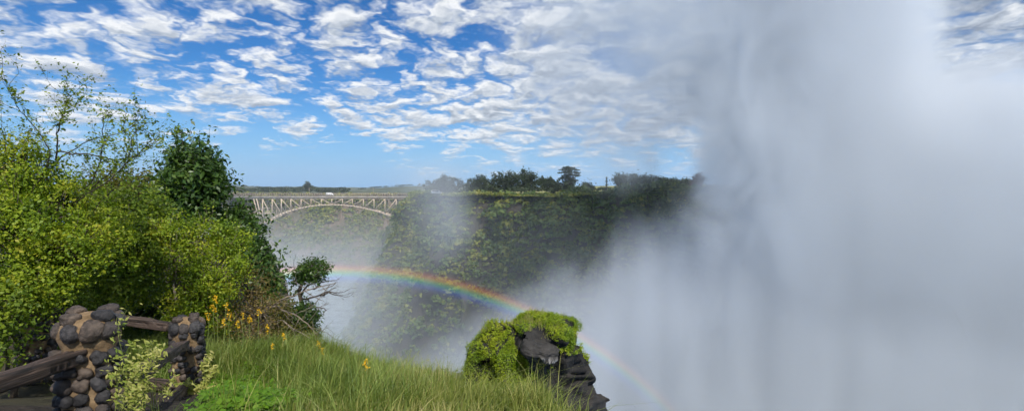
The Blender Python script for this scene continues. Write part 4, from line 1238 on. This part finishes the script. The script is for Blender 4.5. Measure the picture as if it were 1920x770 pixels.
warp = b.new("ShaderNodeVectorMath", operation="SCALE"); b.put(warp.inputs[0], b.vm("SUBTRACT", n2d(uv, 3.0, 4, 0.6, color=True), (0.5, 0.5, 0.5))); warp.inputs["Scale"].default_value = 0.42
def puffs(off):
    vec = b.mapping(uv, loc=off) if off else uv
    vo = b.new("ShaderNodeTexVoronoi", feature="F1", voronoi_dimensions="2D")
    b.put(vo.inputs["Vector"], b.vm("ADD", vec, warp.outputs[0])); vo.inputs["Scale"].default_value = 4.5
    vo.inputs["Detail"].default_value = 2.0; vo.inputs["Roughness"].default_value = 0.55; vo.inputs["Lacunarity"].default_value = 2.3
    n1 = n2d(vec, 3.1, 9, 0.6)
    return b.m("ADD", b.m("MULTIPLY", n1, 0.9), b.m("MULTIPLY", b.m("SUBTRACT", 0.62, vo.outputs["Distance"]), 0.55))
f0 = puffs(None); f1 = puffs((0.016, -0.07, 0))
side = b.ss(sx.outputs[0], -0.6, 0.15, -0.05, 0.06)
lowfade = b.ss(sx.outputs[2], 0.03, 0.13, -0.24, 0.08)
extra = b.m("ADD", b.m("MULTIPLY", b.m("SUBTRACT", big, 0.5), 0.75), b.m("ADD", lowfade, side))
cov = b.m("ADD", f0, extra); cov1 = b.m("ADD", f1, extra)
mask = b.ss(cov, b.ss(sx.outputs[0], -0.3, 0.3, 0.22, 0.04), 0.60)
lit = b.m("MULTIPLY", b.m("SUBTRACT", cov, cov1), 1.25)
thick = b.ss(cov, 0.38, 0.9)
shade = b.m("SUBTRACT", b.m("ADD", 0.80, lit), b.m("MULTIPLY", thick, 0.30))
shade = b.m("SUBTRACT", shade, b.ss(sx.outputs[0], -0.1, 0.45, 0.0, 0.22))
shade = b.m("MINIMUM", b.m("MAXIMUM", shade, 0.30), 1.0)
ccol = b.ramp(shade, [(0.30, (0.27,0.32,0.41)), (0.62, (0.48,0.54,0.63)), (1.0, (0.88,0.90,0.93))])
hzf = b.ss(sx.outputs[2], 0.0, 0.16, 0.5, 0.0)
ccol = b.mix(hzf, ccol, (0.36, 0.52, 0.74))
cs = b.new("ShaderNodeVectorMath", operation="SCALE"); b.put(cs.inputs[0], ccol); cs.inputs["Scale"].default_value = 1 / 0.11
clear = b.mix(1.0, hs.outputs[0], (0.68, 0.94, 1.14), "MULTIPLY")
clear = b.mix(b.ss(sx.outputs[2], -0.02, 0.2, 0.95, 0.0), clear, (0.20 / 0.11, 0.44 / 0.11, 0.80 / 0.11))
skymix = b.mix(b.m("MULTIPLY", mask, b.ss(sx.outputs[2], 0.0, 0.05)), clear, cs.outputs[0])
b.put(bg.inputs[0], skymix); bg.inputs[1].default_value = 0.11
b.L.new(bg.outputs[0], wo.inputs[0])

# ------------------------------------------------------------------ air: haze, gorge mist, spray, rainbow
def volume_box(name, lo, hi, rate, build, kind="stuff"):
    m, b, out = mat_new(name)
    pv = b.new("ShaderNodeVolumePrincipled")
    b.L.new(pv.outputs[0], out.inputs["Volume"])
    build(b, pv)
    g = Geo(); boxg(g, lo, hi)
    me = g.mesh(name, m)
    o = link(name, me)
    m.cycles.volume_step_rate = rate
    return tag(o, kind=kind)

def build_haze(b, pv):
    pv.inputs["Color"].default_value = (0.82, 0.9, 1.0, 1); pv.inputs["Density"].default_value = 0.00012; pv.inputs["Anisotropy"].default_value = 0.0
volume_box("haze", (-3500, -80, -98), (3500, 3600, 150), 1.0, build_haze)

def world_xyz(b):
    tc = b.new("ShaderNodeTexCoord"); v = tc.outputs["Object"]
    s = b.new("ShaderNodeSeparateXYZ"); b.put(s.inputs[0], v)
    return v, s.outputs[0], s.outputs[1], s.outputs[2]

def build_spray(b, pv):
    v, x, y, z = world_xyz(b)
    # billows run deep along the chasm and are drawn out vertically by the falling drops
    lx0 = b.m("SUBTRACT", x, b.m("MULTIPLY", y, 0.385))
    cv_ = b.new("ShaderNodeCombineXYZ"); b.put(cv_.inputs[0], lx0); b.put(cv_.inputs[1], b.m("MULTIPLY", y, 0.35)); b.put(cv_.inputs[2], b.m("MULTIPLY", z, 0.75))
    n2 = b.m("SUBTRACT", b.noise(b.vm("ADD", cv_.outputs[0], (40.0, 3.0, 9.0)), 0.026, 2, 0.5), 0.5)
    n = b.m("SUBTRACT", b.noise(cv_.outputs[0], 0.062, 3, 0.6, 0.4), 0.5)
    st = b.m("SUBTRACT", b.noise(b.mapping(cv_.outputs[0], scale=(1, 0.5, 0.13)), 0.13, 2, 0.5), 0.5)
    jig = b.m("ADD", b.m("MULTIPLY", n2, 40.0), b.m("MULTIPLY", n, 27.0))
    zn = b.m("ADD", z, b.m("MULTIPLY", n, 46.0)); zn = b.m("ADD", zn, b.m("MULTIPLY", n2, 30.0))
    slab = b.m("MULTIPLY", b.ss(y, 84, 104), b.ss(y, 160, 132))
    lx = b.m("ADD", lx0, jig)
    rx = b.m("ADD", b.m("SUBTRACT", x, b.m("MULTIPLY", y, 0.82)), jig)
    left = b.ss(lx, -4, 20)
    fringe = b.m("MULTIPLY", b.ss(lx, -52, 6), b.ss(zn, 2, 44))
    left = b.m("MAXIMUM", left, b.m("MULTIPLY", fringe, 0.26))
    right = b.ss(rx, 12, -16)
    high = b.ss(zn, 6, 36)
    upc = b.m("MULTIPLY", left, b.m("SUBTRACT", 1.0, b.m("MULTIPLY", high, b.m("SUBTRACT", 1.0, right))))
    upc = b.m("MULTIPLY", upc, b.ss(z, 112, 66))
    # mist lying in the chasm, its top falling away to the left
    ztop = b.ss(lx0, -100, 10, -44, -4)
    lowm = b.ss(b.m("SUBTRACT", zn, ztop), 6, -26)
    lowm = b.m("MULTIPLY", lowm, b.ss(lx0, -70, 2, 0.28, 0.68))
    lowm = b.m("MULTIPLY", lowm, b.m("ADD", 1.0, b.m("MULTIPLY", st, 1.7)))
    dens = b.m("MAXIMUM", b.m("MULTIPLY", upc, b.ss(z, -30, 12, 0.55, 1.7)), lowm)
    dens = b.m("MULTIPLY", dens, b.m("ADD", 1.08, b.m("MULTIPLY", n, 1.3)))
    wx = b.m("DIVIDE", b.m("ADD", b.m("ADD", x, 17.0), b.m("MULTIPLY", jig, 0.4)), 6.0)
    wisp = b.m("MULTIPLY", b.m("EXPONENT", b.m("MULTIPLY", b.m("MULTIPLY", wx, wx), -1.0)), b.m("MULTIPLY", b.ss(z, 12, 2), b.ss(z, -22, -6)))
    dens = b.m("MAXIMUM", dens, b.m("MULTIPLY", wisp, 0.16))
    bank = b.m("MULTIPLY", b.ss(b.m("ADD", x, b.m("MULTIPLY", jig, 0.6)), -16, -52), b.ss(zn, -2, -34))
    dens = b.m("MAXIMUM", dens, b.m("MULTIPLY", b.m("MULTIPLY", bank, b.m("ADD", 0.8, b.m("MULTIPLY", n, 1.6))), 0.26))
    dens = b.m("MAXIMUM", dens, b.m("MULTIPLY", b.ss(zn, 8, -14), 0.022))
    dens = b.m("MULTIPLY", dens, slab)
    dens = b.m("MULTIPLY", dens, b.ss(x, -150, -110)); dens = b.m("MULTIPLY", dens, b.ss(x, 290, 240))
    pv.inputs["Color"].default_value = (0.92, 0.952, 0.988, 1)
    pv.inputs["Anisotropy"].default_value = 0.1
    b.put(pv.inputs["Density"], b.m("MULTIPLY", b.m("MAXIMUM", dens, 0.0), 0.085))
volume_box("spray", (-150, 82, -97), (290, 162, 116), 0.42, build_spray)

def build_mist(b, pv):
    v, x, y, z = world_xyz(b)
    n = b.m("SUBTRACT", b.noise(b.mapping(v, scale=(1, 1, 0.6)), 0.018, 3, 0.6), 0.5)
    zn = b.m("ADD", z, b.m("MULTIPLY", n, 60.0))
    low = b.ss(zn, -2, -62)
    d = b.m("MULTIPLY", low, b.ss(y, 176, 196)); d = b.m("MULTIPLY", d, b.ss(y, 520, 470))
    d = b.m("MULTIPLY", d, b.ss(z, 14, 2))
    pv.inputs["Color"].default_value = (0.9, 0.95, 1.0, 1)
    b.put(pv.inputs["Density"], b.m("MULTIPLY", d, 0.0020))
volume_box("mist", (-340, 176, -97), (60, 530, 15), 0.7, build_mist)

# rainbow: coloured light scattered in the drops, a curved band of glowing mist
YR = 52.0
cR = P(640, 474 + 879, YR); Rr = 879 * YR / F
root_w = 2.9
ang = np.linspace(R(-15), R(56), 90)
g = Geo(); nn_ = 12
tht = np.arange(nn_) / nn_ * 2 * math.pi
ring = []
for a in ang:
    o_ = np.array([math.sin(a), 0, math.cos(a)])
    ring.append([o_ * (Rr + math.cos(t) * root_w * 0.75) + np.array([0, math.sin(t) * 0.7, 0]) for t in tht])
ring = np.array(ring)
i, j = np.meshgrid(np.arange(len(ang) - 1), np.arange(nn_), indexing="ij"); j2 = (j + 1) % nn_
fq = np.stack([i * nn_ + j, i * nn_ + j2, (i + 1) * nn_ + j2, (i + 1) * nn_ + j], -1).reshape(-1, 4)
mrb, b, out = mat_new("rainbow_light")
caps = np.array([list(range(nn_))[::-1], list(range((len(ang) - 1) * nn_, len(ang) * nn_))])
me = raw_mesh("rainbow", ring.reshape(-1, 3), [fq[:, ::-1], caps[:, ::-1]], mrb)
rb_o = link("rainbow", me, loc=cR)
tag(rb_o, "faint rainbow arching through the mist over the gorge behind the rock", "rainbow")
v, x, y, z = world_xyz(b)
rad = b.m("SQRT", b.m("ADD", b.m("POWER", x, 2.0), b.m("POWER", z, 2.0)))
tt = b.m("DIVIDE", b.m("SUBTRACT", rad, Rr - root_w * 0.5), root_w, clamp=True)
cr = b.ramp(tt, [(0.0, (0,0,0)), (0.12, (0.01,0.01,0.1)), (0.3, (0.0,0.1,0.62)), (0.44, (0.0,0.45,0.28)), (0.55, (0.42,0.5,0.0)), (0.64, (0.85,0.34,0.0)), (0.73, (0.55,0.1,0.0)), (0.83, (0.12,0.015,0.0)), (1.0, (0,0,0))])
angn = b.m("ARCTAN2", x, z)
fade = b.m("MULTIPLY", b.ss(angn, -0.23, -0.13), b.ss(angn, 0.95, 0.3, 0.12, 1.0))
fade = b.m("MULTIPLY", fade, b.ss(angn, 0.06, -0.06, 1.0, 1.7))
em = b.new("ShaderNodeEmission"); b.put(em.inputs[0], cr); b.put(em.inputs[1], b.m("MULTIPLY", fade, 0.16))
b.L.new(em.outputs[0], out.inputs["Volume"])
mrb.cycles.volume_step_rate = 0.06

# ------------------------------------------------------------------ render settings
sc.render.engine = "CYCLES"
cy = sc.cycles
cy.use_denoising = True
try: cy.denoiser = "OPENIMAGEDENOISE"
except Exception: pass
cy.max_bounces = 8; cy.diffuse_bounces = 3; cy.glossy_bounces = 2; cy.transmission_bounces = 3; cy.transparent_max_bounces = 8; cy.volume_bounces = 3
cy.volume_max_steps = 128
cy.sample_clamp_indirect = 6
cy.use_adaptive_sampling = True; cy.adaptive_threshold = 0.05
sc.view_settings.view_transform = "Standard"; sc.view_settings.look = "None"; sc.view_settings.gamma = 1; sc.view_settings.use_curve_mapping = False
sc.view_settings.exposure = 0.1
